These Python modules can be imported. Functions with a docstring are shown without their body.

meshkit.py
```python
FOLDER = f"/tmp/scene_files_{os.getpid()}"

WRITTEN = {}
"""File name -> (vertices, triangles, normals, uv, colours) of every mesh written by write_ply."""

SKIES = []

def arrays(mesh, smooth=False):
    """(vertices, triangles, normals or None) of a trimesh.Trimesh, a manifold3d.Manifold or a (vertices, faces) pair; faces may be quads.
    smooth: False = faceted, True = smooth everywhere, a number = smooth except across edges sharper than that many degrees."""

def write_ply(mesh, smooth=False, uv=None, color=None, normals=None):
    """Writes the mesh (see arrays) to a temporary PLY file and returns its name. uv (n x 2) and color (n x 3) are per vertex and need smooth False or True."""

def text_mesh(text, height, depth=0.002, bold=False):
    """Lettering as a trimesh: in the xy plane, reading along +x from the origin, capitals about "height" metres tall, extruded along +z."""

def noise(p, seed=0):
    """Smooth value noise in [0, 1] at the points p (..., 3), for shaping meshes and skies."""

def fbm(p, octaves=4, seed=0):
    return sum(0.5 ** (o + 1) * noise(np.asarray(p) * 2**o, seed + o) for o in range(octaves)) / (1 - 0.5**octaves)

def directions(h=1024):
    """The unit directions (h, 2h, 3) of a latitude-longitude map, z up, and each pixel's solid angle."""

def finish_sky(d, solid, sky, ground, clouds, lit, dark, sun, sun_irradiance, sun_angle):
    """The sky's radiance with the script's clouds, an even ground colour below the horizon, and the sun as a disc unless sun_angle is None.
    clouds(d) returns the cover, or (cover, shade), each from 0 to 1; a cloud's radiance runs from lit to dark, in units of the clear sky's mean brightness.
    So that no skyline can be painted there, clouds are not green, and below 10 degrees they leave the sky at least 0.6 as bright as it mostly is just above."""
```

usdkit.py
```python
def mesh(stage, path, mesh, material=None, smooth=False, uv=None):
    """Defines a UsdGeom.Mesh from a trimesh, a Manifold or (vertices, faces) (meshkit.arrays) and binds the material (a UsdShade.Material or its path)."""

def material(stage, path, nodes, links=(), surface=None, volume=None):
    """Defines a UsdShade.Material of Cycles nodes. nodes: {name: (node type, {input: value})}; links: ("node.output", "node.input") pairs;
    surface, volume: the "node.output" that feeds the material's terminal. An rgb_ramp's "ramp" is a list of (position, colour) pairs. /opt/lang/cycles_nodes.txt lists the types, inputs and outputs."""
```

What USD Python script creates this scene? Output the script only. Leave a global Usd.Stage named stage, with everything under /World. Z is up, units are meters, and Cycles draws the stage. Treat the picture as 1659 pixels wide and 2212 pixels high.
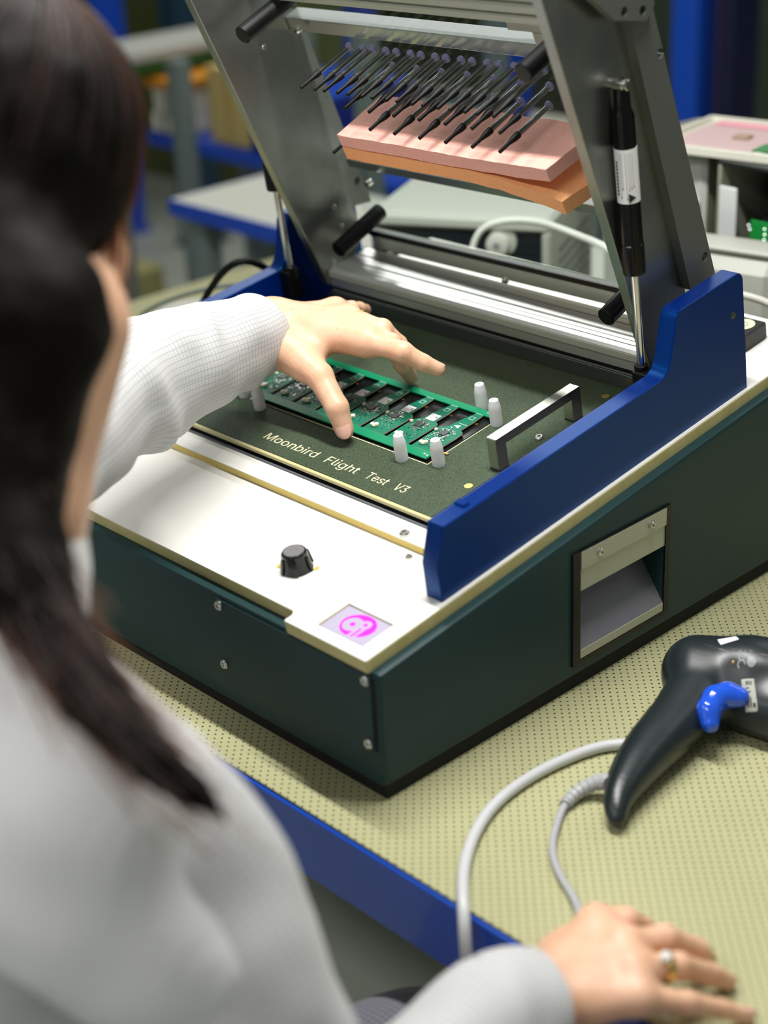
import math, random
import numpy as np
import trimesh
import manifold3d as m3
import shapely.geometry as sg
from shapely import affinity
from shapely.ops import unary_union
import usdkit, meshkit
from pxr import Usd, UsdGeom, UsdLux, Gf, Sdf, Vt, UsdShade

stage = Usd.Stage.CreateInMemory()
UsdGeom.SetStageUpAxis(stage, UsdGeom.Tokens.z)
UsdGeom.SetStageMetersPerUnit(stage, 1.0)
UsdGeom.Xform.Define(stage, '/World')
UsdGeom.Scope.Define(stage, '/World/Looks')
random.seed(7)
RNG = np.random.default_rng(7)
TZ = 0.77            # the bench top's frame stands this far above the floor

# ------------------------------------------------------------------ camera
EYE = np.array([0.89784957, -0.80361144, 0.84280591 + TZ])
RIGHT = np.array([0.68856519, 0.72370659, -0.04611668])
UP = np.array([-0.28250878, 0.32627351, 0.90207227])
FWD = np.array([-0.6678823, 0.6081072, -0.42911405])
cam = UsdGeom.Camera.Define(stage, '/World/camera')
M = Gf.Matrix4d(*RIGHT, 0, *UP, 0, *(-FWD), 0, *EYE, 1)
cam.AddTransformOp().Set(M)
cam.CreateHorizontalApertureAttr(24.0)
cam.CreateVerticalApertureAttr(24.0 * 2212 / 1659)
cam.CreateFocalLengthAttr(24.0 * 3543.1 / 1659)
cam.CreateFStopAttr(2.3)
cam.CreateFocusDistanceAttr(1.66)
cam.CreateClippingRangeAttr((0.05, 100))
cam.CreateExposureAttr(0.15)

# ------------------------------------------------------------------ light
dome = UsdLux.DomeLight.Define(stage, '/World/hall_ambient')
dome.CreateIntensityAttr(0.05)
dome.CreateColorAttr(Gf.Vec3f(0.93, 1.0, 0.96))


def lamp(name, x, y, z, w, d, power, color=(1.0, 0.985, 0.95), yaw=0):
    l = UsdLux.RectLight.Define(stage, '/World/' + name)
    l.AddTranslateOp().Set(Gf.Vec3d(x, y, z + TZ))
    if yaw:
        l.AddRotateZOp().Set(yaw)
    l.CreateWidthAttr(w)
    l.CreateHeightAttr(d)
    l.CreateIntensityAttr(power)
    l.CreateColorAttr(Gf.Vec3f(*color))
    return l


lamp('bench_tube_light', -0.12, 0.22, 1.35, 0.9, 0.035, 240)
lamp('hall_tube_light', -0.3, -1.5, 1.9, 2.4, 0.25, 17)
lamp('hall_tube_light_001', -2.4, 1.9, 1.9, 2.4, 0.25, 13)
lamp('hall_tube_light_002', 0.4, 2.3, 1.9, 2.4, 0.25, 7)
lamp('hall_tube_light_003', -2.6, 4.2, 1.9, 2.4, 0.25, 8)

# ------------------------------------------------------------------ materials
MATS = {}


def mat(name, color=(.5, .5, .5), rough=.5, metal=0.0, spec=0.5, bump=None, noise=None, sheen=0, coat=0, trans=0, sss=0, ior=1.5, emit=None, aniso=0, tint=None):
    """bump: (scale, strength, distance); noise: (scale, colour2, detail) mixes towards colour2."""
    if name in MATS:
        return MATS[name]
    n = {'p': ('principled_bsdf', dict(base_color=color, roughness=rough, metallic=metal, specular_ior_level=spec, ior=ior))}
    L = []
    if tint: n['p'][1].update(specular_tint=tint)
    if sheen: n['p'][1].update(sheen_weight=sheen)
    if coat: n['p'][1].update(coat_weight=coat, coat_roughness=.08)
    if trans: n['p'][1].update(transmission_weight=trans)
    if aniso: n['p'][1].update(anisotropic=aniso)
    if sss: n['p'][1].update(subsurface_weight=sss, subsurface_radius=(1, .35, .2), subsurface_scale=.006)
    if emit: n['p'][1].update(emission_color=emit[0], emission_strength=emit[1])
    if bump or noise:
        n['g'] = ('geometry', {})
    if bump:
        n['bn'] = ('noise_texture', dict(scale=bump[0], detail=3))
        n['b'] = ('bump', dict(strength=bump[1], distance=bump[2]))
        L += [('g.position', 'bn.vector'), ('bn.fac', 'b.height'), ('b.normal', 'p.normal')]
    if noise:
        n['nn'] = ('noise_texture', dict(scale=noise[0], detail=noise[2]))
        n['nr'] = ('rgb_ramp', {'ramp': [(.35, color), (.65, noise[1])]})
        L += [('g.position', 'nn.vector'), ('nn.fac', 'nr.fac'), ('nr.color', 'p.base_color')]
    MATS[name] = usdkit.material(stage, '/World/Looks/' + name, n, L, surface='p.BSDF')
    return MATS[name]


def s2l(r, g, b):
    return tuple(((c / 255 / 12.92) if c / 255 <= .04045 else ((c / 255 + .055) / 1.055) ** 2.4) for c in (r, g, b))


green_black = mat('green_black_paint', (.011, .039, .043), .42, spec=.28, bump=(900, .25, .0006))
cream_edge = mat('cream_laminate_edge', (.55, .48, .20), .5, noise=(60, (.60, .54, .26), 2))
white_panel = mat('white_laminate', (.80, .79, .74), .30)
blue_anod = mat('blue_anodised', (.0002, .0125, .135), .36, spec=.9, tint=(.03, .42, 1.0), bump=(1500, .06, .0002))
alu = mat('brushed_aluminium', (.27, .28, .26), .33, metal=.95, bump=(500, .12, .0003), noise=(20, (.34, .35, .32), 4))
alu_bright = mat('bright_aluminium', (.80, .81, .80), .26, metal=.96)
alu_paint = mat('grey_green_anodised', (.46, .48, .40), .42, metal=.35)
alu_dark = mat('grey_anodised', (.13, .15, .14), .36, metal=.85, bump=(700, .1, .0003))
chrome = mat('polished_steel', (.75, .74, .70), .12, metal=1)
satin = mat('satin_nickel', (.62, .60, .54), .22, metal=1)
steel = mat('screw_steel', (.65, .64, .6), .25, metal=1)
black_plastic = mat('black_plastic', (.003, .0035, .0035), .32, spec=.28)
black_rubber = mat('black_rubber', (.0025, .003, .003), .5, spec=.2)
black_gap = mat('black_foam', (.003, .0035, .0035), .8)
black_gloss = mat('black_gloss_tube', (.002, .0025, .0025), .16, spec=.3)
plate_black = mat('black_plate', (.014, .024, .011), .42, spec=.22, bump=(1100, .7, .0010), noise=(1150, (.085, .120, .070), 2))
engrave = mat('engraved_lettering', (.72, .66, .42), .5)
white_nylon = mat('white_nylon', (.82, .82, .84), .38, sss=.3)
gold = mat('gold_plating', (.75, .55, .18), .3, metal=1)
brass = mat('brass_laminate', (.66, .50, .13), .4, metal=.2)
pcb_green = mat('green_solder_mask', (.004, .150, .085), .42, spec=.25)
pcb_edge = mat('pcb_edge', (.42, .45, .33), .6)
pcb_rail = mat('green_solder_mask_bright', (.003, .21, .095), .38, spec=.25)
chip_black = mat('chip_epoxy', (.035, .035, .035), .35)
solder = mat('solder_tin', (.75, .74, .72), .3, metal=.9)
label_white = mat('white_label', (.82, .82, .82), .5)
ink_black = mat('black_print', (.01, .01, .012), .6)
ivory = mat('ivory_connector', (.80, .75, .55), .4)
pink_foam = mat('pink_foam', (.84, .40, .33), .9, noise=(700, (.90, .50, .42), 2), bump=(900, .6, .001))
orange_foam = mat('salmon_foam', (.92, .40, .16), .9, noise=(700, (.96, .48, .22), 2), bump=(900, .6, .001))
blue_paint = mat('blue_paint', (.004, .062, .44), .28, coat=.3)
lavender = mat('lavender_plastic', (.20, .20, .34), .4)
rod_metal = mat('gunmetal_rod', (.24, .24, .225), .18, metal=1)
pane = usdkit.material(stage, '/World/Looks/clear_acrylic', {
    't': ('transparent_bsdf', {'color': (.93, .96, .95)}), 'g': ('glossy_bsdf', {'color': (1, 1, 1), 'roughness': .02}),
    'w': ('layer_weight', {'blend': .5}), 'pw': ('math', {'math_type': 'power', 'value2': 4.0}),
    'f': ('math', {'math_type': 'multiply_add', 'value2': .10, 'value3': .012}), 'm': ('mix_closure', {})},
    [('w.facing', 'pw.value1'), ('pw.value', 'f.value1'), ('f.value', 'm.fac'), ('t.BSDF', 'm.closure1'), ('g.BSDF', 'm.closure2')], surface='m.closure')

# ------------------------------------------------------------------ scene graph helpers
NAMES, LOC = {}, {}


def numbered(parent, name):
    k = NAMES.get((parent, name), 0)
    NAMES[(parent, name)] = k + 1
    return f'{parent}/{name}' + (f'_{k:03d}' if k else '')


def tag(prim, label=None, cat=None, group=None, kind=None):
    prim = prim.GetPrim() if hasattr(prim, 'GetPrim') else prim
    for k, v in (('label', label), ('category', cat), ('group', group), ('kind', kind)):
        if v:
            prim.SetCustomDataByKey(k, v)
    return prim


def thing(name, label, cat, loc=(0, 0, 0), group=None, rotz=0):
    p = numbered('/World', name)
    x = UsdGeom.Xform.Define(stage, p)
    loc = np.array(loc, float)
    x.AddTranslateOp().Set(Gf.Vec3d(*map(float, loc + [0, 0, TZ])))
    if rotz:
        x.AddRotateZOp().Set(float(rotz))
    LOC[p] = loc
    tag(x, label, cat, group)
    return p


def obj(name, mesh, material, parent=None, smooth=30, label=None, cat=None, group=None, kind=None):
    parent = parent or '/World'
    p = numbered(parent, name)
    if isinstance(mesh, (list, tuple)) and not (len(mesh) == 2 and isinstance(mesh[0], np.ndarray)):
        mesh = cat_(mesh)
    v, f = (np.array(mesh.vertices), np.array(mesh.faces)) if hasattr(mesh, 'vertices') else mesh
    if parent == '/World':
        loc = np.array([v[:, 0].mean(), v[:, 1].mean(), v[:, 2].min()])
        v = v - loc
    else:
        root = '/World/' + parent.split('/')[2]
        loc = LOC[root]
        v = v - loc
    q = usdkit.mesh(stage, p, trimesh.Trimesh(v, f, process=False), material, smooth=smooth)
    if parent == '/World':
        UsdGeom.Xformable(q).AddTranslateOp().Set(Gf.Vec3d(*map(float, loc + [0, 0, TZ])))
        LOC[p] = loc
    tag(q, label, cat, group, kind)
    return p


def dup(src, loc, label, group=None, rotz=None):
    """A copy of a thing, with its parts, standing at loc (in the bench's frame)."""
    name = src.split('/')[2].rstrip('0123456789').rstrip('_')
    p = numbered('/World', name)
    x = UsdGeom.Xform.Define(stage, p)
    x.GetPrim().GetReferences().AddInternalReference(Sdf.Path(src))
    x.GetPrim().SetInstanceable(True)
    x.ClearXformOpOrder()
    x.MakeMatrixXform().Set(Gf.Matrix4d(1).SetTranslate(Gf.Vec3d(*map(float, np.array(loc) + [0, 0, TZ])))) if rotz is None else \
        x.MakeMatrixXform().Set(Gf.Matrix4d(1).SetRotate(Gf.Rotation(Gf.Vec3d(0, 0, 1), rotz)) * Gf.Matrix4d(1).SetTranslate(Gf.Vec3d(*map(float, np.array(loc) + [0, 0, TZ]))))
    src_d = stage.GetPrimAtPath(src).GetCustomData()
    tag(x, label, src_d.get('category'), group or src_d.get('group'))
    return p


# ------------------------------------------------------------------ shapes
def cat_(ms):
    ms = [m for m in ms if m is not None]
    return trimesh.util.concatenate(ms)


def hull(pts):
    return trimesh.convex.convex_hull(np.asarray(pts, float))


def cb(x0, x1, y0, y1, z0, z1, b=.0008):
    """chamfered box"""
    b = min(b, abs(x1 - x0) * .45, abs(y1 - y0) * .45, abs(z1 - z0) * .45)
    pts = []
    for X, sx in ((x0, 1), (x1, -1)):
        for Y, sy in ((y0, 1), (y1, -1)):
            for Z, sz in ((z0, 1), (z1, -1)):
                pts += [(X, Y + sy * b, Z + sz * b), (X + sx * b, Y, Z + sz * b), (X + sx * b, Y + sy * b, Z)]
    return hull(pts)


def tf(mesh, A, o):
    """mesh local -> world: columns of A are the images of the axes."""
    m = mesh.copy()
    m.vertices = np.asarray(m.vertices) @ np.asarray(A).T + np.asarray(o)
    if np.linalg.det(A) < 0:
        m.invert()
    return m


def ext(poly, h0, h1):
    """shapely polygon in (u,v) extruded along w from h0 to h1"""
    m = trimesh.creation.extrude_polygon(poly, h1 - h0, engine='earcut')
    m.apply_translation([0, 0, h0])
    return m


def bev(poly, h0, h1, b=.0008):
    """extruded polygon with chamfered rims (inset caps)."""
    inner = poly.buffer(-b, join_style=2)
    if inner.is_empty or inner.geom_type != 'Polygon' or len(inner.exterior.coords) != len(poly.exterior.coords) or poly.interiors:
        return ext(poly, h0, h1)
    P = np.array(sg.polygon.orient(poly).exterior.coords)[:-1]
    Q = np.array(sg.polygon.orient(inner).exterior.coords)[:-1]
    k = np.argmin(np.linalg.norm(Q - P[0], axis=1))
    Q = np.roll(Q, -k, axis=0)
    n = len(P)
    rings = [(Q, h0), (P, h0 + b), (P, h1 - b), (Q, h1)]
    v = np.vstack([np.c_[R, np.full(n, h)] for R, h in rings])
    f = []
    for r in range(3):
        for i in range(n):
            j = (i + 1) % n
            f += [(r * n + i, r * n + j, (r + 1) * n + j), (r * n + i, (r + 1) * n + j, (r + 1) * n + i)]
    vc, fc = trimesh.creation.triangulate_polygon(sg.Polygon(Q), engine='earcut')
    idx = [int(np.argmin(np.linalg.norm(Q - p, axis=1))) for p in vc]
    for t in fc:
        a, b_, c = (idx[i] for i in t)
        cr = np.cross(Q[b_] - Q[a], Q[c] - Q[a])
        if cr < 0:
            b_, c = c, b_
        f += [(a, c, b_), (3 * n + a, 3 * n + b_, 3 * n + c)]
    return trimesh.Trimesh(v, f, process=False)


def frame_of(d):
    d = np.asarray(d, float)
    d = d / np.linalg.norm(d)
    a = np.array([0, 0, 1.0]) if abs(d[2]) < .9 else np.array([1.0, 0, 0])
    u = np.cross(a, d)
    u /= np.linalg.norm(u)
    return u, np.cross(d, u), d


def lathe(prof, p0, d, seg=24):
    """prof: (r, h) pairs, turned about the axis through p0 along d"""
    u, v, w = frame_of(d)
    prof = [(max(r, 1e-5), h) for r, h in prof]
    a = np.linspace(0, 2 * np.pi, seg, endpoint=False)
    n = len(prof)
    P = np.array([[np.asarray(p0) + r * (math.cos(t) * u + math.sin(t) * v) + h * w for t in a] for r, h in prof]).reshape(-1, 3)
    f = []
    for i in range(n - 1):
        for j in range(seg):
            k = (j + 1) % seg
            A, B, C_, D = i * seg + j, i * seg + k, (i + 1) * seg + k, (i + 1) * seg + j
            f += [(A, B, C_), (A, C_, D)]
    m = trimesh.Trimesh(P, f, process=False)
    m.merge_vertices()
    return m


def cyl(p0, p1, r0, r1=None, seg=20, b=.0006):
    p0, p1 = np.asarray(p0, float), np.asarray(p1, float)
    r1 = r0 if r1 is None else r1
    L = np.linalg.norm(p1 - p0)
    b = min(b, L * .3, r0 * .5, r1 * .5)
    return lathe([(0, 0), (r0 - b, 0), (r0, b), (r1, L - b), (r1 - b, L), (0, L)], p0, p1 - p0, seg)


def spline(pts, n=12):
    pts = np.asarray(pts, float)
    from scipy.interpolate import CubicSpline
    t = np.r_[0, np.cumsum(np.linalg.norm(np.diff(pts, axis=0), axis=1))]
    return CubicSpline(t, pts)(np.linspace(0, t[-1], n * (len(pts) - 1) + 1))


def tube(path, r, seg=10, cap=True):
    path = np.asarray(path, float)
    r = np.broadcast_to(r, len(path))
    T = np.gradient(path, axis=0)
    T /= np.linalg.norm(T, axis=1, keepdims=True)
    u = frame_of(T[0])[0]
    V = []
    for p, t, rr in zip(path, T, r):
        u = u - t * (u @ t)
        u /= np.linalg.norm(u)
        w = np.cross(t, u)
        V.append([p + rr * (math.cos(a) * u + math.sin(a) * w) for a in np.linspace(0, 2 * np.pi, seg, endpoint=False)])
    n = len(path)
    V = np.array(V).reshape(-1, 3)
    f = []
    for i in range(n - 1):
        for j in range(seg):
            k = (j + 1) % seg
            f += [(i * seg + j, i * seg + k, (i + 1) * seg + k), (i * seg + j, (i + 1) * seg + k, (i + 1) * seg + j)]
    if cap:
        V = np.vstack([V, path[0], path[-1]])
        for j in range(seg):
            k = (j + 1) % seg
            f += [(n * seg, k, j), (n * seg + 1, (n - 1) * seg + j, (n - 1) * seg + k)]
    return trimesh.Trimesh(V, f, process=False)


def rrect(x0, x1, y0, y1, r, q=5):
    return sg.box(x0 + r, y0 + r, x1 - r, y1 - r).buffer(r, quad_segs=q)


def rounded(pts, r, q=5, rin=None):
    p = sg.Polygon(pts)
    p = p.buffer(-r).buffer(r, quad_segs=q)
    if rin:
        p = p.buffer(rin, join_style=2).buffer(-rin, quad_segs=q) if False else p.buffer(rin, quad_segs=q).buffer(-rin, quad_segs=q)
    return p.simplify(.0003)


# tester frames: (x, s, n): s runs up the sloped top, n stands on it; (x, l, m): l runs up the open lid, m points out of its face
TH, HH = 0.1510210129, 0.1148859321
ES, EN, EX = np.array([0, math.cos(TH), math.sin(TH)]), np.array([0, -math.sin(TH), math.cos(TH)]), np.array([1.0, 0, 0])
OS = np.array([0, -.004, HH])


def W(x, s, n):
    return OS + x * EX + s * ES + n * EN


AS = np.stack([EX, ES, EN], 1)
PH = math.radians(15.3)
EL0 = -math.sin(PH) * ES + math.cos(PH) * EN
EM = -(math.cos(PH) * ES + math.sin(PH) * EN)
K = .0135
EXL = (EX + K * EL0) / math.hypot(1, K)
EL = (EL0 - K * EX) / math.hypot(1, K)
AL = np.stack([EXL, EL, EM], 1)
OL = W(0, .4668, .383) - EL0 * .26 + .36 * (EXL - EX)


def LW(x, l, m):
    return OL + x * EXL + l * EL + m * EM


def S_(m): return tf(m, AS, OS)
def L_(m): return tf(m, AL, OL)


AX_SN = np.stack([ES, EN, EX], 1)      # polygon in (s,n), extruded along x


def X_(m): return tf(m, AX_SN, OS)

# ------------------------------------------------------------------ setting
floor_m = mat('grey_floor', (.36, .39, .34), .35, noise=(2.5, (.41, .44, .39), 4))
wall_m = mat('dark_green_wall', (.030, .050, .030), .7, noise=(1.2, (.045, .06, .028), 2))
tag(stage.GetPrimAtPath(obj('floor', cb(-5.75, 3.5, -2.2, 4.75, -TZ - .1, -TZ), floor_m)), kind='structure')
tag(stage.GetPrimAtPath(obj('wall_back', cb(-5.6, 3.5, 4.6, 4.75, -TZ, 2.6), wall_m)), kind='structure')
tag(stage.GetPrimAtPath(obj('wall_left', cb(-5.75, -5.6, -2.2, 4.75, -TZ, 2.6), wall_m)), kind='structure')

# ------------------------------------------------------------------ work bench
ZB = -.016
bench = thing('workbench', 'long work bench with perforated khaki top and blue front apron under the tester', 'workbench', (-.42, .6, -TZ))
mat_n = {
    'g': ('geometry', {}),
    'mp': ('mapping', dict(rotation=(0, 0, math.radians(45)), scale=(141.4, 141.4, 141.4), location=(.3, .2, 0))),
    's': ('separate_xyz', {}), 'fx': ('math', dict(math_type='fraction')), 'fy': ('math', dict(math_type='fraction')),
    'sx': ('math', dict(math_type='subtract', value2=.5)), 'sy': ('math', dict(math_type='subtract', value2=.5)),
    'xx': ('math', dict(math_type='multiply')), 'yy': ('math', dict(math_type='multiply')), 'r2': ('math', dict(math_type='add')),
    'h': ('map_range', dict(from_min=.017, from_max=.027, to_min=0.0, to_max=1.0, clamp=True)),
    'n': ('noise_texture', dict(scale=5, detail=3)), 'nr': ('rgb_ramp', {'ramp': [(.3, (.40, .395, .22)), (.7, (.455, .445, .25))]}),
    'mx': ('mix', dict(mix_type='mix', color1=(.012, .014, .010))), 'p': ('principled_bsdf', dict(roughness=.34, specular_ior_level=.35))}
mat_l = [('g.position', 'mp.vector'), ('mp.vector', 's.vector'), ('s.x', 'fx.value1'), ('s.y', 'fy.value1'), ('fx.value', 'sx.value1'), ('fy.value', 'sy.value1'),
         ('sx.value', 'xx.value1'), ('sx.value', 'xx.value2'), ('sy.value', 'yy.value1'), ('sy.value', 'yy.value2'), ('xx.value', 'r2.value1'), ('yy.value', 'r2.value2'),
         ('r2.value', 'h.value'), ('g.position', 'n.vector'), ('n.fac', 'nr.fac'), ('nr.color', 'mx.color2'), ('h.result', 'mx.fac'), ('mx.color', 'p.base_color')]
perforated = usdkit.material(stage, '/World/Looks/perforated_khaki', mat_n, mat_l, surface='p.BSDF')
X0, X1, Y0, Y1 = -1.375, 1.3, -.0555, 1.15
obj('table_top', cb(X0, X1, Y0, Y1, ZB - .0025, ZB, .0006), perforated, bench)
obj('core_board', cb(X0 + .001, X1, Y0 + .001, Y1, ZB - .03, ZB - .0025), mat('pale_board', (.5, .5, .4), .6), bench)
obj('front_apron', X_(ext(sg.Point(0, 0).buffer(.001), 0, .001)) if False else cb(X0, X1, Y0 - .0035, Y0 + .003, -.088, ZB - .003, .0012), blue_paint, bench)
obj('side_apron', cb(X0 - .003, X0 + .002, Y0, Y1, -.088, ZB - .003, .0012), blue_paint, bench)
for lx in (X0 + .06, X1 - .06):
    for ly in (Y0 + .10, Y1 - .08):
        obj('leg', cb(lx - .025, lx + .025, ly - .025, ly + .025, -TZ, ZB - .03, .003), mat('grey_leg_paint', (.16, .20, .19), .4), bench)

# ------------------------------------------------------------------ the tester
fx = thing('circuit_tester', 'dark green bench tester with blue side rails and lid standing open', 'circuit tester', (-.31, .3, ZB))
# housing: a wedge
ZT = lambda y: HH + (y + .004) * math.tan(TH)
prof = np.array([(0, 0), (.70, 0), (.70, ZT(.70)), (0, ZT(0))])


def wedge(inset):
    c = sg.Polygon(prof).buffer(-inset, join_style=2)
    return np.array(c.exterior.coords)[:-1]


bb = .005
pts = []
for r_, xs in ((wedge(0), (-.629 + bb, -bb)), (wedge(bb * .3), (-.629 + bb * .3, -bb * .3)), (wedge(bb), (-.629, 0))):
    for x in xs:
        pts += [(x, y, z) for y, z in r_]
house = hull(pts)
recess = trimesh.creation.box([.12, .138, .117])
recess.apply_translation([-.0, .3215, .0765])
house = trimesh.boolean.difference([house, recess], engine='manifold')
hs = obj('housing', house, green_black, fx)
obj('base_plate', cb(-.625, -.004, .004, .69, ZB, 0), black_gap, fx)


def cap_screw(p, d, r=.0045, h=.0028, parent=None, name='screw', m=None):
    return obj(name, [lathe([(0, 0), (r, 0), (r, h * .6), (r * .75, h), (r * .45, h), (r * .4, h * .45), (0, h * .45)], p, d, 16)], m or steel, parent)


# front cover plate with its screws
cv = obj('cover_plate', cb(-.2262, -.0115, -.0016, .001, .0335, .1110, .0007), green_black, fx)
for x, z in ((-.2208, .1048), (-.2208, .0405), (-.0175, .1048), (-.0175, .0405)):
    cap_screw((x, -.0016, z), (0, -1, 0), .0052, .003, cv)
obj('corner_gap', cb(-.0108, -.0070, -.0006, .002, .034, .1090, .0003), black_gap, fx)
# recessed grip on the right side
gr = obj('recess_grip', cb(-.056, -.052, .2530, .3900, .0185, .1345), mat('dark_recess', (.006, .012, .012), .5), fx)
fr = ext(sg.box(.2495, .0135, .3985, .1365).difference(sg.box(.2605, .0180, .3912, .1360)), -.030, .0022)
obj('grip_frame', tf(fr, np.stack([[0, 1, 0], [0, 0, 1], [1, 0, 0]], 1), (0, 0, 0)), black_plastic, gr)
YZX = np.stack([[0, 1.0, 0], [0, 0, 1], [1, 0, 0]], 1)
XZY = np.stack([[1.0, 0, 0], [0, 0, 1], [0, -1, 0]], 1)    # polygon in (x,z), extruded towards -y
lip = sg.Polygon([(-.004, .1348), (.0026, .1348), (.0026, .1160), (.0010, .1150), (.0010, .0925), (-.0012, .0908), (-.0030, .0925), (-.0030, .1150)])
obj('grip_plate', tf(ext(lip, -.3912, -.2612), XZY, (0, 0, 0)), alu_paint, gr, label='grey upper grip plate held by two screws')
chute = sg.Polygon([(.0012, .0185), (.0012, .0280), (-.036, .0820), (-.050, .0820), (-.050, .0185)])
obj('grip_chute', tf(ext(chute, -.3908, -.2612), XZY, (0, 0, 0)), mat('lilac_grey_aluminium', (.24, .24, .27), .42, metal=.4), gr, label='sloping lilac grey plate at the bottom of the grip')
obj('chute_edge', cb(.0005, .0018, .2614, .3906, .0180, .0276, .0004), alu_paint, gr)
for y in (.2884, .3664):
    cap_screw((.0026, y, .1256), (1, 0, 0), .0042, .003, gr)

# white top panel with its cream edge
NT = .0132
front_l, front_r = .0151, .0
pan = sg.Polygon([(-.618, front_l), (-.1235, front_l), (-.1195, .0105), (-.1195, front_r), (-.0112, front_r), (-.0112, .700), (-.618, .700)]).buffer(-.002).buffer(.002, quad_segs=4)
win = sg.box(-.0876, .0136, -.0294, .0520)
pan = pan.difference(win)
tp = obj('top_panel', S_(ext(pan, .0, NT - .0012)), cream_edge, fx, label='cream edge of the sloping top panel')
obj('panel_face', S_(ext(pan.buffer(-.0004), NT - .0012, NT)), white_panel, tp, label='white face of the top panel')
# logo window: a lit white glass with a magenta round sign
wn = obj('logo_window', S_(cb(-.0874, -.0296, .0138, .0518, .002, .0122, .0012)), mat('frosted_lens', (.40, .37, .48), .16, emit=((.8, .7, 1.0), .08)), tp)
magenta = mat('magenta_print', (.78, .012, .95), .3, emit=((.85, .02, 1.0), .55))
cx, cs = -.0560, .0335
disc = affinity.scale(sg.Point(cx, cs).buffer(.0185, quad_segs=14), 1, .84)
ringw = sg.Point(cx - .0062, cs - .0010).buffer(.0098).difference(sg.Point(cx - .0062, cs - .0010).buffer(.0028))
bars = unary_union([sg.box(cx + .0010, cs - .018, cx + .0044, cs + .005), sg.box(cx + .0066, cs - .018, cx + .0098, cs + .002),
                    sg.Point(cx + .0048, cs + .0045).buffer(.0062)]).difference(sg.Point(cx + .0048, cs + .0045).buffer(.0021))
logo = disc.difference(ringw).difference(bars)
obj('logo_print', S_(cat_([ext(g, .0122, .0125) for g in getattr(logo, 'geoms', [logo])])), magenta, wn, label='magenta round logo with white ring and bars')
# rotary knob and its printed arc
kx, ks = -.1722, .0640
arc = sg.Point(kx, ks).buffer(.0215).difference(sg.Point(kx, ks).buffer(.0165)).intersection(sg.MultiPolygon([sg.Polygon([(kx, ks), (kx + .03, ks + .012), (kx + .03, ks + .026)]), sg.Polygon([(kx, ks), (kx - .03, ks - .002), (kx - .03, ks - .018)])]))
for g in arc.geoms:
    obj('dial_mark', S_(ext(g, NT, NT + .0003)), brass, tp)
kn = obj('knob', lathe([(0, 0), (.0155, 0), (.0155, .002), (.0138, .006), (.0122, .0185), (.0112, .0198), (0, .0198)], W(kx, ks, NT), EN, 28), mat('glossy_black_knob', (.008, .009, .009), .12), fx)
for k in range(6):
    a = k * math.pi / 3 + .3
    d = math.cos(a) * EX + math.sin(a) * ES
    obj('knob_rib', hull([W(kx, ks, NT) + d * rr + t * np.cross(EN, d) + EN * hh for rr, hh in ((.012, .001), (.0172, .001), (.0145, .015), (.011, .015)) for t in (-.0016, .0016)]), MATS['glossy_black_knob'], kn)
obj('knob_cap', lathe([(0, 0), (.0102, 0), (.0098, .0006), (.004, .0006), (.0034, .0001), (0, .0001)], W(kx, ks, NT + .0198), EN, 24), mat('grey_knob_cap', (.18, .18, .18), .2), kn)
for x, s, n in ((-.0934, .1352, NT), (-.535, .1352, NT)):
    cap_screw(W(x, s, n), EN, .0035, .003, fx)

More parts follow.
